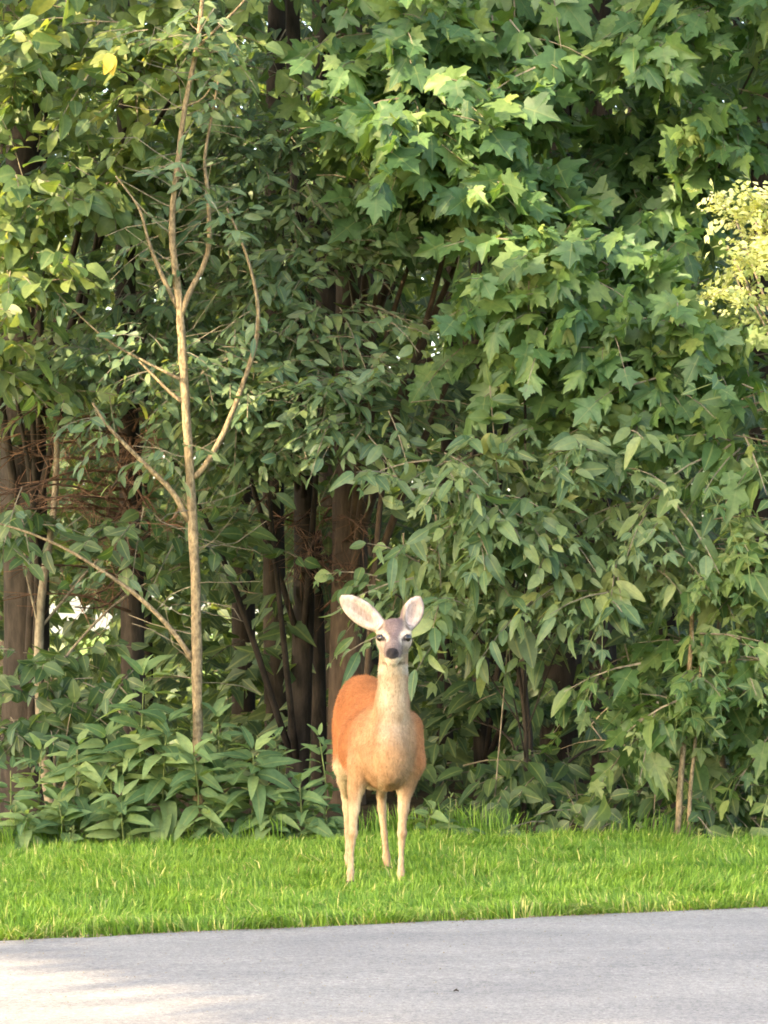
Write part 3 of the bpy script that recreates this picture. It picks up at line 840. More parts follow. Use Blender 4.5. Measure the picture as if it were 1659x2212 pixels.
def shade_ok(Q, cl):
    g_ = Q - SUNV * (Q[:, 2:3] / SUNV[2])
    ok = g_[:, 1] - cl * 1.3 > lit_edge(g_[:, 0])
    for c, r in LIT:
        q = Q - c
        dd = q - np.outer(q @ SUNV, SUNV)
        ok &= (dd * dd).sum(1) > (r + cl) ** 2
    return ok
LEAF_SHADE = TPL['wood']
for k, (x, y, zc, R, RZ, lab) in enumerate([(-11.5, 0.3, 10.5, 4.2, 5.5, 'added unseen shade tree behind the viewer at left'),
                                   (-12.0, 7.0, 11.0, 4.2, 6.0, 'added unseen shade tree left of the viewer'),
                                   (-12.5, 12.8, 11.5, 4.2, 6.5, 'added unseen shade tree well left of the picture'),
                                   (-14.5, 4.5, 15.5, 4.0, 4.5, 'taller added unseen shade tree behind the others left of the viewer'),
                                   (-14.5, 10.5, 16.0, 4.0, 5.0, 'tallest added unseen shade tree well left of the picture')]):
    b = np.array([x, y, 0.0])
    root = thing('added_shade_tree', lab, 'tree', b)
    lv = Leaves('wood')
    tg = []
    n_ = 2600
    vv = unit(rng.normal(0, 1, (n_, 3))) * rng.uniform(0, 1, (n_, 1)) ** 0.45
    Q = np.repeat(np.array([x, y, zc]) + vv * np.array([R, R, RZ]), 7, 0)
    Q = Q + rng.normal(0, 0.22, Q.shape)
    Q = Q[shade_ok(Q, 0.32)]  # leaves dropped so the sun falls on the wanted spots
    for q in Q:
        lv.add(q, rng.normal(0, 1, 3), rng.normal(0, .6, 3) + SUNV * 0.8, rng.uniform(0.3, 0.45), rng.uniform(0, 1))
    for h in np.linspace(0.35, 0.9, 8):
        a = rng.uniform(0, 6.28)
        e_ = b + np.array([math.cos(a) * R * .6, math.sin(a) * R * .6, (zc + RZ) * h])
        s_ = b + UP * (zc + RZ * 0.6) * h * 0.8
        if shade_ok(np.linspace(s_, e_, 9), 0.1).all(): tg.append((h * 0.8, e_))
    trunk_with_limbs(root, b, b + UP * (zc + RZ * 0.6), 0.28, 0.08, BARK_BROWN, tg)
    register(root, lv, [], 0)

# ------------------------------------------------------------------ turn the leaf clouds into objects
cells = {}
allP = []
for i, pl in enumerate(PLANTS):
    P = pl['arr'][0]
    c = P + pl['arr'][1][:, :, 1] * pl['arr'][2][:, None] * 0.45
    U, V, D = project(c)
    pl['proj'] = (U, V, D)
    inside = (U > -20) & (U < 1680) & (V > -20) & (V < 2000)
    idx = np.where(inside)[0]
    for j in idx:
        key = (int(U[j] // 20), int(V[j] // 20))
        cells.setdefault(key, []).append((D[j], i, j))
front = {}
for key, lst in cells.items():
    lst.sort()
    for rank, (D, i, j) in enumerate(lst[:2]):
        front.setdefault(i, []).append((rank, D, j))
for i, pl in enumerate(PLANTS):
    P, R, s, t = pl['arr']
    root = pl['root']; off = np.array(root.location)
    pick = []
    if pl['budget']:
        cand = sorted(front.get(i, []))
        pick = [j for _, _, j in cand[:pl['budget']]]
    mask = np.ones(len(P), bool); mask[pick] = False
    meshes = LEAF_MESH[pl['kind']]
    for j in pick:
        o = obj('leaf', meshes[int(rng.integers(len(meshes)))], root)
        M = np.eye(4); M[:3, :3] = R[j] * s[j] * rng.uniform(0.78, 1.2, (1, 3)); M[:3, 3] = P[j] - off
        o.matrix_local = Matrix(M.tolist())
    if mask.any():
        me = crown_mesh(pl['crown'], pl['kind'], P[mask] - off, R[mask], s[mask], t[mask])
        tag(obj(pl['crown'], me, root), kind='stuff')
    if pl['twigs']:
        tl = [tube(p - off, np.linspace(max(r, 0.003), 0.0018, len(p)), 3) for p, r in pl['twigs']]
        v, f = join_tubes(tl)
        tag(obj('twigs', new_mesh('twigs', v, f, pl['twig_mat']), root), kind='stuff')

# the one yellow leaf high on the left
yl, nt, out = mat_new('leaf_yellow')
p = N(nt, 'ShaderNodeBsdfPrincipled'); p.inputs['Base Color'].default_value = (0.55, 0.38, 0.04, 1); p.inputs['Roughness'].default_value = 0.5
nt.links.new(p.outputs[0], out.inputs[0])
for (U, V, ang, fl_) in ((232, 140, 0.3, 1.0), (243, 152, -0.5, 0.8)):
    me = LEAF_MESH['light'][1].copy(); me.materials.clear(); me.materials.append(yl)
    host = PLANTS[1]['root']
    o = obj('leaf', me, host)
    y_ = unit(np.array([math.sin(ang), -0.25, -math.cos(ang)])); z_ = unit(np.array([0.1, -1, 0.3])); x_ = unit(np.cross(y_, z_)); z_ = np.cross(x_, y_)
    M = np.eye(4); M[:3, :3] = np.stack([x_, y_, z_], 1) * 0.125 * fl_; M[:3, 3] = pt(U, V - 25, 17.30) - np.array(host.location)
    o.matrix_local = Matrix(M.tolist())
    tag(o, 'single bright yellow leaf')

# ------------------------------------------------------------------ grass
def grass_mesh(name, n, region, hmin, hmax, wmin, wmax, mat, lean=0.5, tint0=0.5):
    x, y = region(n)
    n = len(x)
    z = ground_z(x, y)
    h = rng.uniform(hmin, hmax, n); w = rng.uniform(wmin, wmax, n)
    a = rng.uniform(0, 2 * np.pi, n)
    fld = np.sin(x * 3.1 + 1.7 * np.sin(y * 2.3)) + np.sin(y * 4.7 + 2.1 * np.sin(x * 1.9))
    h = h * (1 + 0.22 * np.sin(x * 6.3 + 2 * np.sin(y * 5.1)) * np.sin(y * 7.7 + x))
    la = fld * 2.2 + rng.normal(0, 0.9, n); ln = np.abs(rng.normal(0, lean, n)) * h
    cx, sx = np.cos(a) * w, np.sin(a) * w
    lx, ly = np.cos(la) * ln, np.sin(la) * ln
    P = np.zeros((n, 5, 3))
    P[:, 0] = np.column_stack([x - cx, y - sx, z - 0.01]); P[:, 1] = np.column_stack([x + cx, y + sx, z - 0.01])
    P[:, 2] = np.column_stack([x - cx * .8 + lx * .35, y - sx * .8 + ly * .35, z + h * .6]); P[:, 3] = np.column_stack([x + cx * .8 + lx * .35, y + sx * .8 + ly * .35, z + h * .6])
    dz = np.clip(1 - (ln / h) * 0.35, 0.35, 1)
    P[:, 4] = np.column_stack([x + lx, y + ly, z + h * dz])
    F = np.array([(0, 1, 3), (0, 3, 2), (2, 3, 4)])
    Fa = (F[None] + (np.arange(n) * 5)[:, None, None]).reshape(-1, 3)
    tn = np.clip(tint0 + rng.normal(0, 0.22, n), 0, 1)
    hh = np.tile(np.array([0, 0, .6, .6, 1.0]), n)
    return new_mesh(name, P.reshape(-1, 3), Fa, mat, False, {'tint': np.repeat(tn, 5), 'rise': hh})

m, nt, out = mat_new('grass_blades'); L = nt.links
t = N(nt, 'ShaderNodeAttribute', attribute_name='tint').outputs['Fac']
c = ramp(nt, [(0.0, (0.06, 0.125, 0.014)), (0.45, (0.112, 0.215, 0.026)), (0.8, (0.18, 0.295, 0.042)), (0.95, (0.28, 0.35, 0.085)), (1.0, (0.46, 0.42, 0.18))], t)
geo = N(nt, 'ShaderNodeNewGeometry')
nz = noise(nt, 2.6, 7, geo.outputs['Position'], 0.7)
c = mixc(nt, 0.8, c, mixc(nt, 1.0, c, ramp(nt, [(0.32, (0.66, 0.76, 0.72)), (0.68, (1.28, 1.18, 1.05))], nz), 'MULTIPLY'))
p = N(nt, 'ShaderNodeBsdfPrincipled'); L.new(c, p.inputs['Base Color']); p.inputs['Roughness'].default_value = 0.55; p.inputs['Specular IOR Level'].default_value = 0.3
trn = N(nt, 'ShaderNodeBsdfTranslucent'); L.new(mixc(nt, 1.0, c, (1.5, 1.5, 0.7), 'MULTIPLY'), trn.inputs['Color'])
mx = N(nt, 'ShaderNodeMixShader'); mx.inputs[0].default_value = 0.4
L.new(p.outputs[0], mx.inputs[1]); L.new(trn.outputs[0], mx.inputs[2]); L.new(mx.outputs[0], out.inputs[0])
GRASS = m

def tufts(n, margin=0.03, spread=0.045):
    k = n // 18
    x, y = verge(k, margin=margin)
    return np.repeat(x, 18) + rng.normal(0, spread, k * 18), np.repeat(y, 18) + rng.normal(0, spread, k * 18)
def verge(n, x0=-4.2, x1=4.2, margin=0.0):
    x = rng.uniform(x0, x1, n)
    e = E0[1] + (x - E0[0]) * (RD[1] / RD[0])
    w = wood_edge(x) + 0.12
    t = rng.random(n)
    return x, e + margin + (w - e - margin) * t
gm = grass_mesh('grass', 170000, tufts, 0.045, 0.100, 0.0020, 0.0044, GRASS, 1.0, 0.55)
tag(obj('grass', gm), kind='stuff')
tag(obj('long_grass', grass_mesh('long_grass', 4200, lambda n: verge(n, margin=0.06), 0.08, 0.15, 0.0022, 0.0044, GRASS, 1.4, 0.74)), kind='stuff')
def rough_edge(n):
    x = rng.uniform(-4.2, 4.2, n)
    cl = np.sin(x * 5.1) + np.sin(x * 2.3 + 1) + rng.normal(0, .6, n)
    k = cl > 0.2
    x = x[k]
    return x, wood_edge(x) - 0.05 + np.abs(rng.normal(0, 0.16, len(x)))
tag(obj('tall_grass', grass_mesh('tall_grass', 7000, rough_edge, 0.08, 0.22, 0.0025, 0.005, GRASS, 0.5, 0.42)), kind='stuff')
def road_fringe(n):
    x = rng.uniform(-4.2, 4.2, n)
    e = E0[1] + (x - E0[0]) * (RD[1] / RD[0])
    return x, e - 0.015 + np.abs(rng.normal(0, 0.11, n))
tag(obj('fringe_grass', grass_mesh('fringe_grass', 17000, road_fringe, 0.03, 0.10, 0.002, 0.0042, GRASS, 1.6, 0.74)), kind='stuff')

# grit, crumbs of soil and dry scraps along the edge of the asphalt
gv, gf, gt = [], [], []
for k in range(2600):
    x = rng.uniform(-4, 4); e = E0[1] + (x - E0[0]) * (RD[1] / RD[0]); y = e - abs(rng.normal(0, 0.07)) + 0.01
    if k > 1500: y = e - rng.uniform(0, 3.2)
    r = rng.uniform(0.002, 0.007 if k < 1500 else 0.004)
    w_ = max(0.0, e - y); z = 0.008 + 0.05 * (1 - ((w_ - ROAD_W / 2) / (ROAD_W / 2)) ** 2) + 0.001
    q = np.array([[1, 0, 0], [-.5, .85, 0], [-.5, -.85, 0], [0, 0, 1.0]]) * r * rng.uniform(0.6, 1.4, (4, 1)) + (x, y, z)
    b0 = len(gv); gv += list(q); gf += [(b0, b0 + 1, b0 + 3), (b0 + 1, b0 + 2, b0 + 3), (b0 + 2, b0, b0 + 3)]
tag(obj('grit', new_mesh('grit', np.array(gv), np.array(gf), soil_material('grit', [(0.3, (0.10, 0.075, 0.045)), (0.7, (0.26, 0.22, 0.15))], 30.0, 0.2))), kind='stuff')

# seed-headed stalks at the back of the grass
WHERE = ['just right of the legs of the deer', 'beneath the dark trunk at lower right', 'nearest the right edge', 'right of the dark trunk at lower right', 'below the dark shrub right of the deer', 'below the low weed at far left', 'nearest the left edge', 'in the middle of the dark shrub', 'just right of the two pale stems']
STALK = [(965, 1715), (1290, 1760), (1595, 1790), (1375, 1780), (1010, 1795), (150, 1790), (20, 1770), (1100, 1790), (1500, 1795)]
for (U, Vt), where in zip(STALK, WHERE):
    bb = base_at(U, 17.25)
    top = pt(U + rng.uniform(-8, 14), Vt, 17.2)
    pth = smooth_path([bb, (bb + top) / 2 + rng.normal(0, .01, 3), top], 8)
    parts = [tube(pth, np.linspace(0.004, 0.002, 8), 4)]
    for i in range(7):
        q = pth[-1] + (pth[-2] - pth[-1]) * i * 0.35
        o = rng.normal(0, 1, 3) * np.array([1, 1, .3]) + UP * 1.2
        parts.append(tube([q, q + unit(o) * 0.018, q + unit(o) * 0.032], [0.002, 0.005, 0.001], 4))
    v, f = join_tubes(parts)
    o = obj('grass_stalk', new_mesh('grass_stalk', v, f, STEM_GREEN), None)
    tag(o, 'seeding grass stalk above the verge, ' + where, 'grass stalk', 'seeding grass stalks along the wood edge')

# a dry scrap on the asphalt
q = pt(985, 2182, 10.75)
v, f = join_tubes([tube([(q[0] - .009, q[1], .060), (q[0], q[1] + .005, .064), (q[0] + .010, q[1], .060)], [.002, .004, .002], 5), tube([(q[0], q[1] + .005, .064), (q[0] + .004, q[1] - .005, .070)], [.002, .001], 5)])
tag(obj('twig', new_mesh('twig', v, f, BARK_DARK)), 'tiny dark bit of twig lying on the grey asphalt', 'twig')

# ------------------------------------------------------------------ the deer
def build_deer():
    h = 0.0065
    lo = np.array([-0.36, -0.36, -0.02]); hi = np.array([0.36, 1.22, 1.50])
    n = np.ceil((hi - lo) / h).astype(int) + 1
    ax = [lo[i] + np.arange(n[i]) * h for i in range(3)]
    F = np.full(n, 0.5, np.float32)
    def box(c0, c1, pad):
        a = np.maximum(np.floor((np.minimum(c0, c1) - pad - lo) / h).astype(int), 0)
        b = np.minimum(np.ceil((np.maximum(c0, c1) + pad - lo) / h).astype(int) + 1, n)
        sl = tuple(slice(a[i], b[i]) for i in range(3))
        X = ax[0][sl[0]][:, None, None]; Y = ax[1][sl[1]][None, :, None]; Z = ax[2][sl[2]][None, None, :]
        return sl, X, Y, Z
    def smin(sl, d, k):
        a = F[sl]
        hh = np.clip(0.5 + 0.5 * (a - d) / k, 0, 1)
        F[sl] = a + (d - a) * hh - k * hh * (1 - hh)
    def cone(a, b, ra, rb, k=0.03, sx=1.0):
        a = np.array(a, float); b = np.array(b, float)
        sl, X, Y, Z = box(a, b, max(ra, rb) * max(1, sx) + 0.12)
        ab = b - a; ab2 = ab.dot(ab)
        px, py, pz = X - a[0], Y - a[1], Z - a[2]
        t = np.clip((px * ab[0] + py * ab[1] + pz * ab[2]) / ab2, 0, 1)
        d = np.sqrt(((px - t * ab[0]) / sx) ** 2 + (py - t * ab[1]) ** 2 + (pz - t * ab[2]) ** 2) - (ra + (rb - ra) * t)
        smin(sl, d, k)
    def chain(pts, rad, k=0.02):
        for i in range(len(pts) - 1):
            cone(pts[i], pts[i + 1], rad[i], rad[i + 1], k)
    def ell(c, r, k=0.05, R=None, sub=False):
        c = np.array(c, float); r = np.array(r, float)
        m_ = r.max() + 0.12
        sl, X, Y, Z = box(c, c, m_)
        px, py, pz = X - c[0], Y - c[1], Z - c[2]
        if R is not None:
            qx = px * R[0][0] + py * R[0][1] + pz * R[0][2]
            qy = px * R[1][0] + py * R[1][1] + pz * R[1][2]
            qz = px * R[2][0] + py * R[2][1] + pz * R[2][2]
        else: qx, qy, qz = px, py, pz
        k0 = np.sqrt((qx / r[0]) ** 2 + (qy / r[1]) ** 2 + (qz / r[2]) ** 2)
        k1 = np.sqrt((qx / r[0] ** 2) ** 2 + (qy / r[1] ** 2) ** 2 + (qz / r[2] ** 2) ** 2)
        d = k0 * (k0 - 1) / np.maximum(k1, 1e-6)
        if sub:
            a = F[sl]; d = -d
            hh = np.clip(0.5 - 0.5 * (a - d) / k, 0, 1)
            F[sl] = a + (d - a) * hh + k * hh * (1 - hh)
        else:
            smin(sl, d, k)
    # trunk of the body, rump swung to the left of the picture
    ell((0.053, 0.20, 0.705), (0.150, 0.25, 0.215), 0.06)
    ell((0.000, 0.48, 0.700), (0.200, 0.36, 0.225), 0.08)
    ell((-0.075, 0.84, 0.800), (0.155, 0.24, 0.225), 0.08)
    cone((0.055, 0.22, 0.87), (-0.07, 0.85, 0.93), 0.070, 0.085, 0.08)
    ell((0.053, 0.02, 0.665), (0.075, 0.07, 0.13), 0.05)                        # breast bone
    for sh, up, el in (((-0.040, 0.21, 0.80), (-0.078, 0.17, 0.63), (-0.103, 0.19, 0.50)), ((0.146, 0.21, 0.80), (0.168, 0.17, 0.63), (0.140, 0.19, 0.50))):
        cone(sh, up, 0.080, 0.068, 0.03)                                        # shoulder blade, upper arm
        cone(up, el, 0.066, 0.044, 0.022)
    # neck
    cone((0.054, 0.14, 0.74), (0.072, 0.06, 0.93), 0.098, 0.078, 0.04)
    cone((0.072, 0.06, 0.90), (0.080, -0.03, 1.17), 0.078, 0.069, 0.035)
    # head
    ell((0.082, -0.045, 1.265), (0.076, 0.095, 0.078), 0.03)
    cone((0.081, -0.09, 1.245), (0.073, -0.265, 1.172), 0.060, 0.037, 0.03)
    cone((0.081, -0.04, 1.185), (0.073, -0.245, 1.142), 0.052, 0.029, 0.03)
    for sd in (-1, 1):
        ell((0.081 + sd * 0.050, -0.085, 1.235), (0.034, 0.06, 0.048), 0.03)
        ell((0.081 + sd * 0.058, -0.095, 1.272), (0.022, 0.030, 0.016), 0.02)     # brow
        ell((0.073 + sd * 0.019, -0.295, 1.176), (0.010, 0.010, 0.008), 0.006, sub=True)   # nostril
    # ears
    def ear(base, tip, wide, thick, cup):
        base = np.array(base); tip = np.array(tip)
        a = unit(tip - base); L_ = np.linalg.norm(tip - base)
        fw = np.array(cup, float); fw = unit(fw - a * fw.dot(a)); sdv = np.cross(a, fw)
        c = base + a * L_ * 0.52
        cone(base - a * 0.02, base + a * L_ * 0.25, 0.026, 0.034, 0.025)
        ell(c, (L_ * 0.52, wide, thick), 0.02, [a, sdv, fw])
        cone(base + a * L_ * 0.6, tip, 0.022, 0.010, 0.02)
        ell(c + fw * thick * 1.0 + a * 0.004, (L_ * 0.42, wide * 0.72, thick * 0.95), 0.008, [a, sdv, fw], sub=True)
    ear((0.028, -0.025, 1.292), (-0.170, -0.02, 1.440), 0.060, 0.024, (0.05, -1, -0.05))
    ear((0.138, -0.020, 1.290), (0.202, 0.00, 1.440), 0.056, 0.024, (0.30, -1, 0.0))
    # legs
    for fx, sh, kn, fo in ((-0.108, -0.095, -0.120, -0.132), (0.136, 0.140, 0.122, 0.116)):
        chain([(sh, 0.17, 0.60), (fx, 0.18, 0.49), (fx * .5 + kn * .5, 0.16, 0.40), (kn, 0.14, 0.325), (kn, 0.13, 0.285), (kn * .6 + fo * .4, 0.135, 0.235), (kn * .2 + fo * .8, 0.135, 0.15), (fo, 0.13, 0.090), (fo, 0.10, 0.05)],
              [0.048, 0.037, 0.027, 0.0195, 0.0230, 0.0155, 0.0135, 0.0180, 0.017], 0.012)
    chain([(-0.130, 0.83, 0.76), (-0.158, 0.70, 0.585), (-0.166, 0.80, 0.50), (-0.162, 0.92, 0.41), (-0.158, 0.915, 0.35), (-0.154, 0.89, 0.22), (-0.150, 0.86, 0.10), (-0.150, 0.83, 0.05)], [0.105, 0.068, 0.040, 0.0245, 0.022, 0.0155, 0.0185, 0.018], 0.018)
    chain([(0.005, 0.83, 0.76), (0.030, 0.70, 0.585), (0.026, 0.80, 0.50), (0.020, 0.92, 0.41), (0.022, 0.915, 0.35), (0.034, 0.89, 0.22), (0.046, 0.86, 0.10), (0.050, 0.83, 0.05)], [0.105, 0.066, 0.038, 0.024, 0.022, 0.0155, 0.0185, 0.018], 0.018)
    for (x, y) in ((-0.132, 0.10), (0.116, 0.10), (-0.150, 0.83), (0.050, 0.83)):       # cloven hooves
        for sd in (-1, 1):
            cone((x + sd * 0.011, y - 0.005, 0.045), (x + sd * 0.013, y - 0.04, 0.012), 0.015, 0.010, 0.006)
    # tail
    chain([(-0.10, 1.06, 0.90), (-0.11, 1.10, 0.80), (-0.112, 1.10, 0.68)], [0.03, 0.036, 0.014], 0.03)

    # surface nets
    ins = F < 0
    a = ins[:-1, :-1, :-1].astype(np.int8)
    cnt = np.zeros(a.shape, np.int8)
    for i in (0, 1):
        for j in (0, 1):
            for k in (0, 1):
                cnt += ins[i:n[0] - 1 + i, j:n[1] - 1 + j, k:n[2] - 1 + k]
    act = (cnt > 0) & (cnt < 8)
    I = np.argwhere(act)
    idmap = np.full(act.shape, -1, np.int32); idmap[act] = np.arange(len(I))
    acc = np.zeros((len(I), 3)); num = np.zeros(len(I))
    corners = [(i, j, k) for i in (0, 1) for j in (0, 1) for k in (0, 1)]
    for ca in corners:
        for axs in range(3):
            if ca[axs]: continue
            cb = list(ca); cb[axs] = 1
            fa = F[I[:, 0] + ca[0], I[:, 1] + ca[1], I[:, 2] + ca[2]]; fb = F[I[:, 0] + cb[0], I[:, 1] + cb[1], I[:, 2] + cb[2]]
            cr = (fa < 0) != (fb < 0)
            t = fa / np.where(cr, fa - fb, 1)
            pt_ = np.tile(np.array(ca, float), (len(I), 1)); pt_[:, axs] += t
            acc[cr] += pt_[cr]; num[cr] += 1
    V = lo + (I + acc / num[:, None]) * h
    Q = []
    for axs in range(3):
        o1, o2 = [(1, 2), (2, 0), (0, 1)][axs]
        sA = [slice(1, None)] * 3; sB = [slice(1, None)] * 3
        i0 = np.argwhere(ins.take(range(0, n[axs] - 1), axs) != ins.take(range(1, n[axs]), axs))
        ok = (i0[:, o1] > 0) & (i0[:, o2] > 0) & (i0[:, o1] < n[o1] - 1) & (i0[:, o2] < n[o2] - 1)
        i0 = i0[ok]
        e1 = np.zeros(3, int); e1[o1] = 1; e2 = np.zeros(3, int); e2[o2] = 1
        c0 = idmap[tuple((i0 - e1 - e2).T)]; c1 = idmap[tuple((i0 - e2).T)]; c2 = idmap[tuple(i0.T)]; c3 = idmap[tuple((i0 - e1).T)]
        q = np.stack([c0, c1, c2, c3], 1)
        flip = ~ins[tuple(i0.T)]
        q[flip] = q[flip][:, ::-1]
        Q.append(q)
    Q = np.vstack(Q)
    Q = Q[(Q >= 0).all(1)]
    # light smoothing
    E = np.vstack([Q[:, [0, 1]], Q[:, [1, 2]], Q[:, [2, 3]], Q[:, [3, 0]]])
    for lam in (0.5, 0.5):
        sm = np.zeros_like(V); c_ = np.zeros(len(V))
        np.add.at(sm, E[:, 0], V[E[:, 1]]); np.add.at(c_, E[:, 0], 1)
        np.add.at(sm, E[:, 1], V[E[:, 0]]); np.add.at(c_, E[:, 1], 1)
        V = V + lam * (sm / np.maximum(c_, 1)[:, None] - V)
    nrm = np.zeros_like(V)
    fn = np.cross(V[Q[:, 2]] - V[Q[:, 0]], V[Q[:, 3]] - V[Q[:, 1]])
    for i in range(4): np.add.at(nrm, Q[:, i], fn)
    return V, Q, unit(nrm)

def sstep(a, b, x):
    t = np.clip((x - a) / (b - a), 0, 1); return t * t * (3 - 2 * t)
def coat(V, Nn):
    x, y, z = V.T
    def mix(c, col, m): return c + (np.array(col) - c) * np.clip(m, 0, 1)[:, None]
    c = np.tile(np.array([0.235, 0.092, 0.032]), (len(V), 1))                       # red-brown summer coat
    c = mix(c, (0.285, 0.168, 0.085), sstep(0.32, 0.05, y) * sstep(1.02, 0.85, z) * (1 - 0.8 * sstep(0.165, 0.205, x) * (z > 0.55)))   # paler chest and shoulders
    dx = np.abs(x - 0.076)
    c = mix(c, (0.345, 0.272, 0.188), sstep(0.095, 0.045, dx) * sstep(0.66, 0.85, z) * sstep(0.25, 0.0, y))   # throat and front of neck
    c = mix(c, (0.275, 0.170, 0.09), sstep(0.66, 0.52, z) * sstep(0.40, 0.1, y) * 0.7)
    c = mix(c, (0.20, 0.135, 0.07), sstep(0.05, 0.0, np.hypot((x - 0.065) * 1.2, (z - 0.64))) * 0.45 * (y < 0.1))  # shadow below the neck, painted as a darker breast patch
    c = mix(c, (0.40, 0.33, 0.23), sstep(-0.35, -0.8, Nn[:, 2]) * (z > 0.36) * (z < 0.70) * (y > 0.25))      # belly
    c = mix(c, (0.31, 0.215, 0.128), sstep(0.52, 0.40, z))                               # legs
    inner = np.where(x < 0.0, Nn[:, 0], -Nn[:, 0])
    c = mix(c, (0.43, 0.34, 0.21), sstep(0.0, 0.7, inner) * sstep(0.60, 0.48, z) * sstep(0.06, 0.14, z) * 0.8)
    c = mix(c, (0.44, 0.35, 0.22), (y > 0.55) * (x < -0.08) * sstep(0.66, 0.55, z) * sstep(0.30, 0.42, z) * 0.8)
    c = mix(c, (0.44, 0.37, 0.28), (y > 1.0) * sstep(0.95, 0.85, z) * (z > 0.6))
    c = mix(c, (0.035, 0.028, 0.022), (z < 0.055) * 1.0)                                # hooves
    # head
    hd = sstep(1.10, 1.13, z)
    head = (y < 0.12) * hd
    c = mix(c, (0.265, 0.205, 0.150), head * sstep(1.13, 1.2, z))
    hx = np.abs(x - 0.081)
    fore = head * (z > 1.17) * sstep(0.055, 0.036, hx) * (y < 0.05)
    c = mix(c, (0.125, 0.092, 0.086), fore)                                             # grey brown forehead and bridge
    eye_r = np.sqrt((hx - 0.064) ** 2 + (z - 1.247) ** 2)
    c = mix(c, (0.44, 0.365, 0.28), head * sstep(0.050, 0.030, eye_r) * (y < -0.03))    # pale ring round the eye
    ex = (hx - 0.062); ez = z - 1.246 - ex * 0.3
    c = mix(c, (0.035, 0.026, 0.022), head * sstep(1.25, 0.95, np.sqrt((ex / 0.023) ** 2 + (ez / 0.0165) ** 2)) * (y < -0.05))   # dark lids
    c = mix(c, (0.10, 0.075, 0.06), head * sstep(0.007, 0.003, np.abs(hx - 0.040 - (1.246 - z) * 0.1)) * (z < 1.246) * (z > 1.205) * (y < -0.08) * 0.8)
    c = mix(c, (0.30, 0.245, 0.205), head * sstep(0.036, 0.05, hx) * (z < 1.235) * (z > 1.17) * 0.8)
    # muzzle: dark band behind the nose, white lips and chin
    c = mix(c, (0.145, 0.11, 0.095), head * sstep(-0.20, -0.23, y) * (z > 1.15))
    c = mix(c, (0.45, 0.385, 0.29), head * sstep(1.160, 1.150, z) * (y < -0.10))
    c = mix(c, (0.11, 0.08, 0.055), head * sstep(0.010, 0.004, np.abs(z - 1.125)) * (y > -0.2) * (y < -0.06) * (Nn[:, 2] < 0) * 0.8)  # shadow under the chin, painted as a thin dark line
    c = mix(c, (0.42, 0.37, 0.29), sstep(1.06, 1.085, z) * sstep(1.125, 1.11, z) * (y < 0.05) * 0.8)   # white throat band
    nose = head * sstep(0.040, 0.034, np.sqrt((x - 0.073) ** 2 * 1.1 + (z - 1.178) ** 2 * 1.7 + (y + 0.297) ** 2 * 1.1))
    c = mix(c, (0.022, 0.020, 0.022), nose)
    # ears: white inside, brown behind, dark rim spots
    ear = (z > 1.285) & (np.abs(x - 0.083) > 0.055)
    ein = ear * sstep(0.25, 0.65, -Nn[:, 1])
    c = mix(c, (0.15, 0.105, 0.075), ear * 1.0)
    c = mix(c, (0.39, 0.335, 0.285), ein)
    c = mix(c, (0.33, 0.25, 0.235), ein * (x > 0.1) * 0.55)
    for (bx, bz, tx, tz) in ((0.028, 1.292, -0.170, 1.440), (0.138, 1.290, 0.202, 1.440)):      # greyish pink hollow of the ear
        L2 = (tx - bx) ** 2 + (tz - bz) ** 2
        tt = ((x - bx) * (tx - bx) + (z - bz) * (tz - bz)) / L2
        dist = np.abs((x - bx) * (tz - bz) - (z - bz) * (tx - bx)) / math.sqrt(L2)
        c = mix(c, (0.235, 0.185, 0.165), ein * sstep(0.024, 0.010, dist) * sstep(0.92, 0.7, tt) * sstep(0.1, 0.35, tt) * ((x > 0.083) == (bx > 0.083)) * 0.75)
    pat = np.sin(x * 61 + 1.0 + 2 * np.sin(z * 37)) * np.sin(z * 47 + x * 30)
    c = mix(c, (0.29, 0.225, 0.195), ein * sstep(0.45, 0.8, pat) * 0.6)
    c = mix(c, (0.17, 0.105, 0.055), sstep(0.030, 0.0, np.abs(np.abs(x - 0.060) - 0.075 + (z - 0.75) * 0.25)) * (y < 0.12) * sstep(0.92, 0.84, z) * sstep(0.56, 0.66, z) * 0.45)   # shade of the shoulder grooves, painted into the coat
    return np.clip(c * 0.92, 0.01, 1)

DV, DQ, DN = build_deer()
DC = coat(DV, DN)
m, nt, out = mat_new('deer_coat'); L = nt.links
at = N(nt, 'ShaderNodeAttribute', attribute_name='coat').outputs['Color']
tcn = N(nt, 'ShaderNodeTexCoord')
mp = N(nt, 'ShaderNodeMapping'); mp.inputs['Scale'].default_value = (1, 1, 0.35)
L.new(tcn.outputs['Object'], mp.inputs[0])
n1 = noise(nt, 85.0, 5, mp.outputs[0], 0.75)
n2 = noise(nt, 9.0, 4, tcn.outputs['Object'])
c = mixc(nt, 0.6, at, mixc(nt, 1.0, at, ramp(nt, [(0.3, (0.45, 0.40, 0.36)), (0.7, (1.5, 1.5, 1.5))], n1), 'MULTIPLY'))
c = mixc(nt, 0.6, c, mixc(nt, 1.0, c, ramp(nt, [(0.35, (0.72, 0.66, 0.60)), (0.65, (1.2, 1.22, 1.26))], n2), 'MULTIPLY'))
p = N(nt, 'ShaderNodeBsdfPrincipled'); L.new(c, p.inputs['Base Color']); p.inputs['Roughness'].default_value = 0.8; p.inputs['Specular IOR Level'].default_value = 0.12
bp = N(nt, 'ShaderNodeBump'); bp.inputs['Strength'].default_value = 0.35; bp.inputs['Distance'].default_value = 0.006
L.new(n1, bp.inputs['Height']); L.new(bp.outputs[0], p.inputs['Normal']); L.new(p.outputs[0], out.inputs[0])
COAT = m
DEER_LOC = (pt(815, 1920, 14.8)[0], 14.72, 0.0)
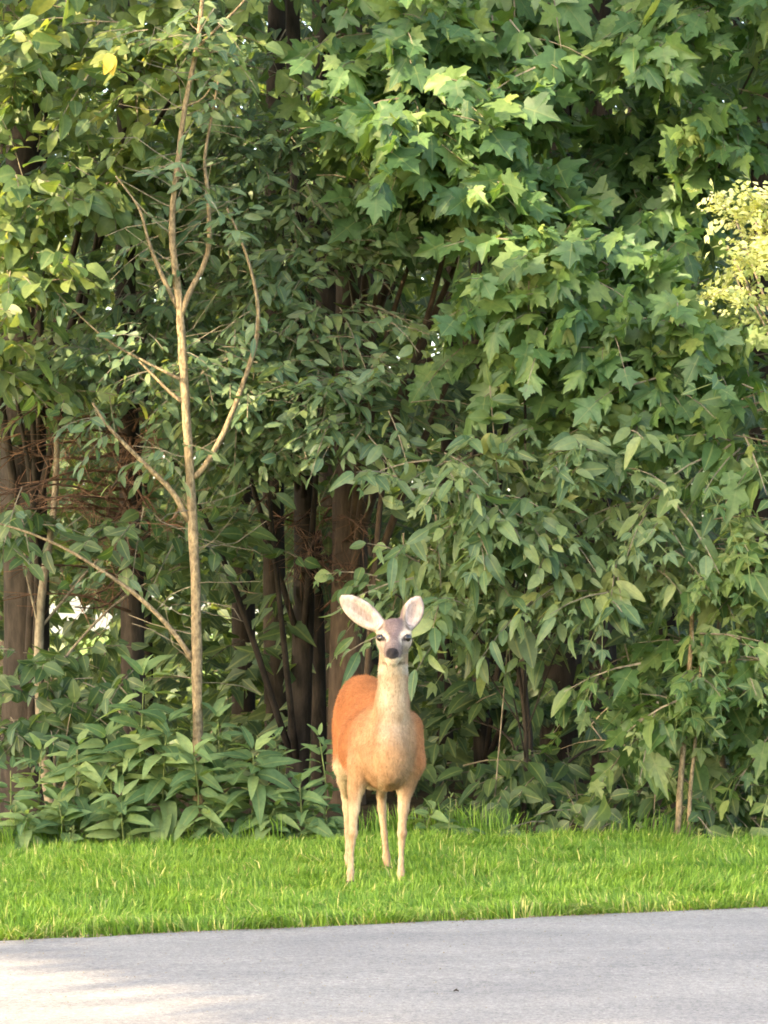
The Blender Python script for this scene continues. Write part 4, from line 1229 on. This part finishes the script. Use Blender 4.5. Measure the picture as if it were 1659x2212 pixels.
deer = obj('deer', new_mesh('deer', DV, DQ, COAT, True, {'coat': DC}), None, DEER_LOC)
tag(deer, 'red-brown doe standing in the grass verge with ears raised, facing the viewer', 'deer')
# short fur lying down along the body
sel = rng.choice(len(DV), min(len(DV), 42000), replace=False)
pv, pn = DV[sel], DN[sel]
flow = np.tile(np.array([0.0, 0.55, -0.8]), (len(sel), 1)); flow[pv[:, 2] > 1.13] = (0, 0.9, 0.3); flow[pv[:, 2] < 0.55] = (0, 0.1, -1)
flow[(pv[:, 2] > 1.285) & (np.abs(pv[:, 0] - 0.083) > 0.055)] = (0, 0, 1)
flow = flow - pn * (flow * pn).sum(1, keepdims=True)
dirv = unit(unit(flow) + pn * 0.34 + rng.normal(0, 0.22, pv.shape))
ln = np.where(pv[:, 2] > 1.13, 0.007, 0.015) * rng.uniform(0.6, 1.4, len(sel)); ln = np.where(pv[:, 2] < 0.45, 0.006, ln); ln = np.where(pv[:, 2] < 0.06, 0.0005, ln)
sdv = unit(np.cross(dirv, pn)) * 0.0016
FV = np.stack([pv - sdv - pn * .001, pv + sdv - pn * .001, pv + dirv * ln[:, None]], 1).reshape(-1, 3)
FC = np.repeat(DC[sel] * rng.choice([0.62, 0.85, 1.0, 1.1, 1.22], (len(sel), 1), p=[.06, .2, .36, .25, .13]), 3, 0)
fur = obj('fur', new_mesh('fur', FV, np.arange(len(FV)).reshape(-1, 3), COAT, False, {'coat': FC}), deer)
tag(fur, kind='stuff')
m, nt, out = mat_new('deer_eye'); L = nt.links
p = N(nt, 'ShaderNodeBsdfPrincipled'); p.inputs['Base Color'].default_value = (0.012, 0.008, 0.007, 1); p.inputs['Roughness'].default_value = 0.06
L.new(p.outputs[0], out.inputs[0])
import bmesh
for sd in (-1, 1):
    bm = bmesh.new(); bmesh.ops.create_uvsphere(bm, u_segments=14, v_segments=10, radius=1.0)
    me = bpy.data.meshes.new('eye'); bm.to_mesh(me); bm.free(); me.materials.append(m)
    me.polygons.foreach_set('use_smooth', np.ones(len(me.polygons), bool))
    e = obj('eye', me, deer, (0.081 + sd * 0.061, -0.130, 1.248))
    e.scale = (0.0225, 0.021, 0.0200); e.rotation_euler = (0, -sd * 0.2, sd * 0.6)
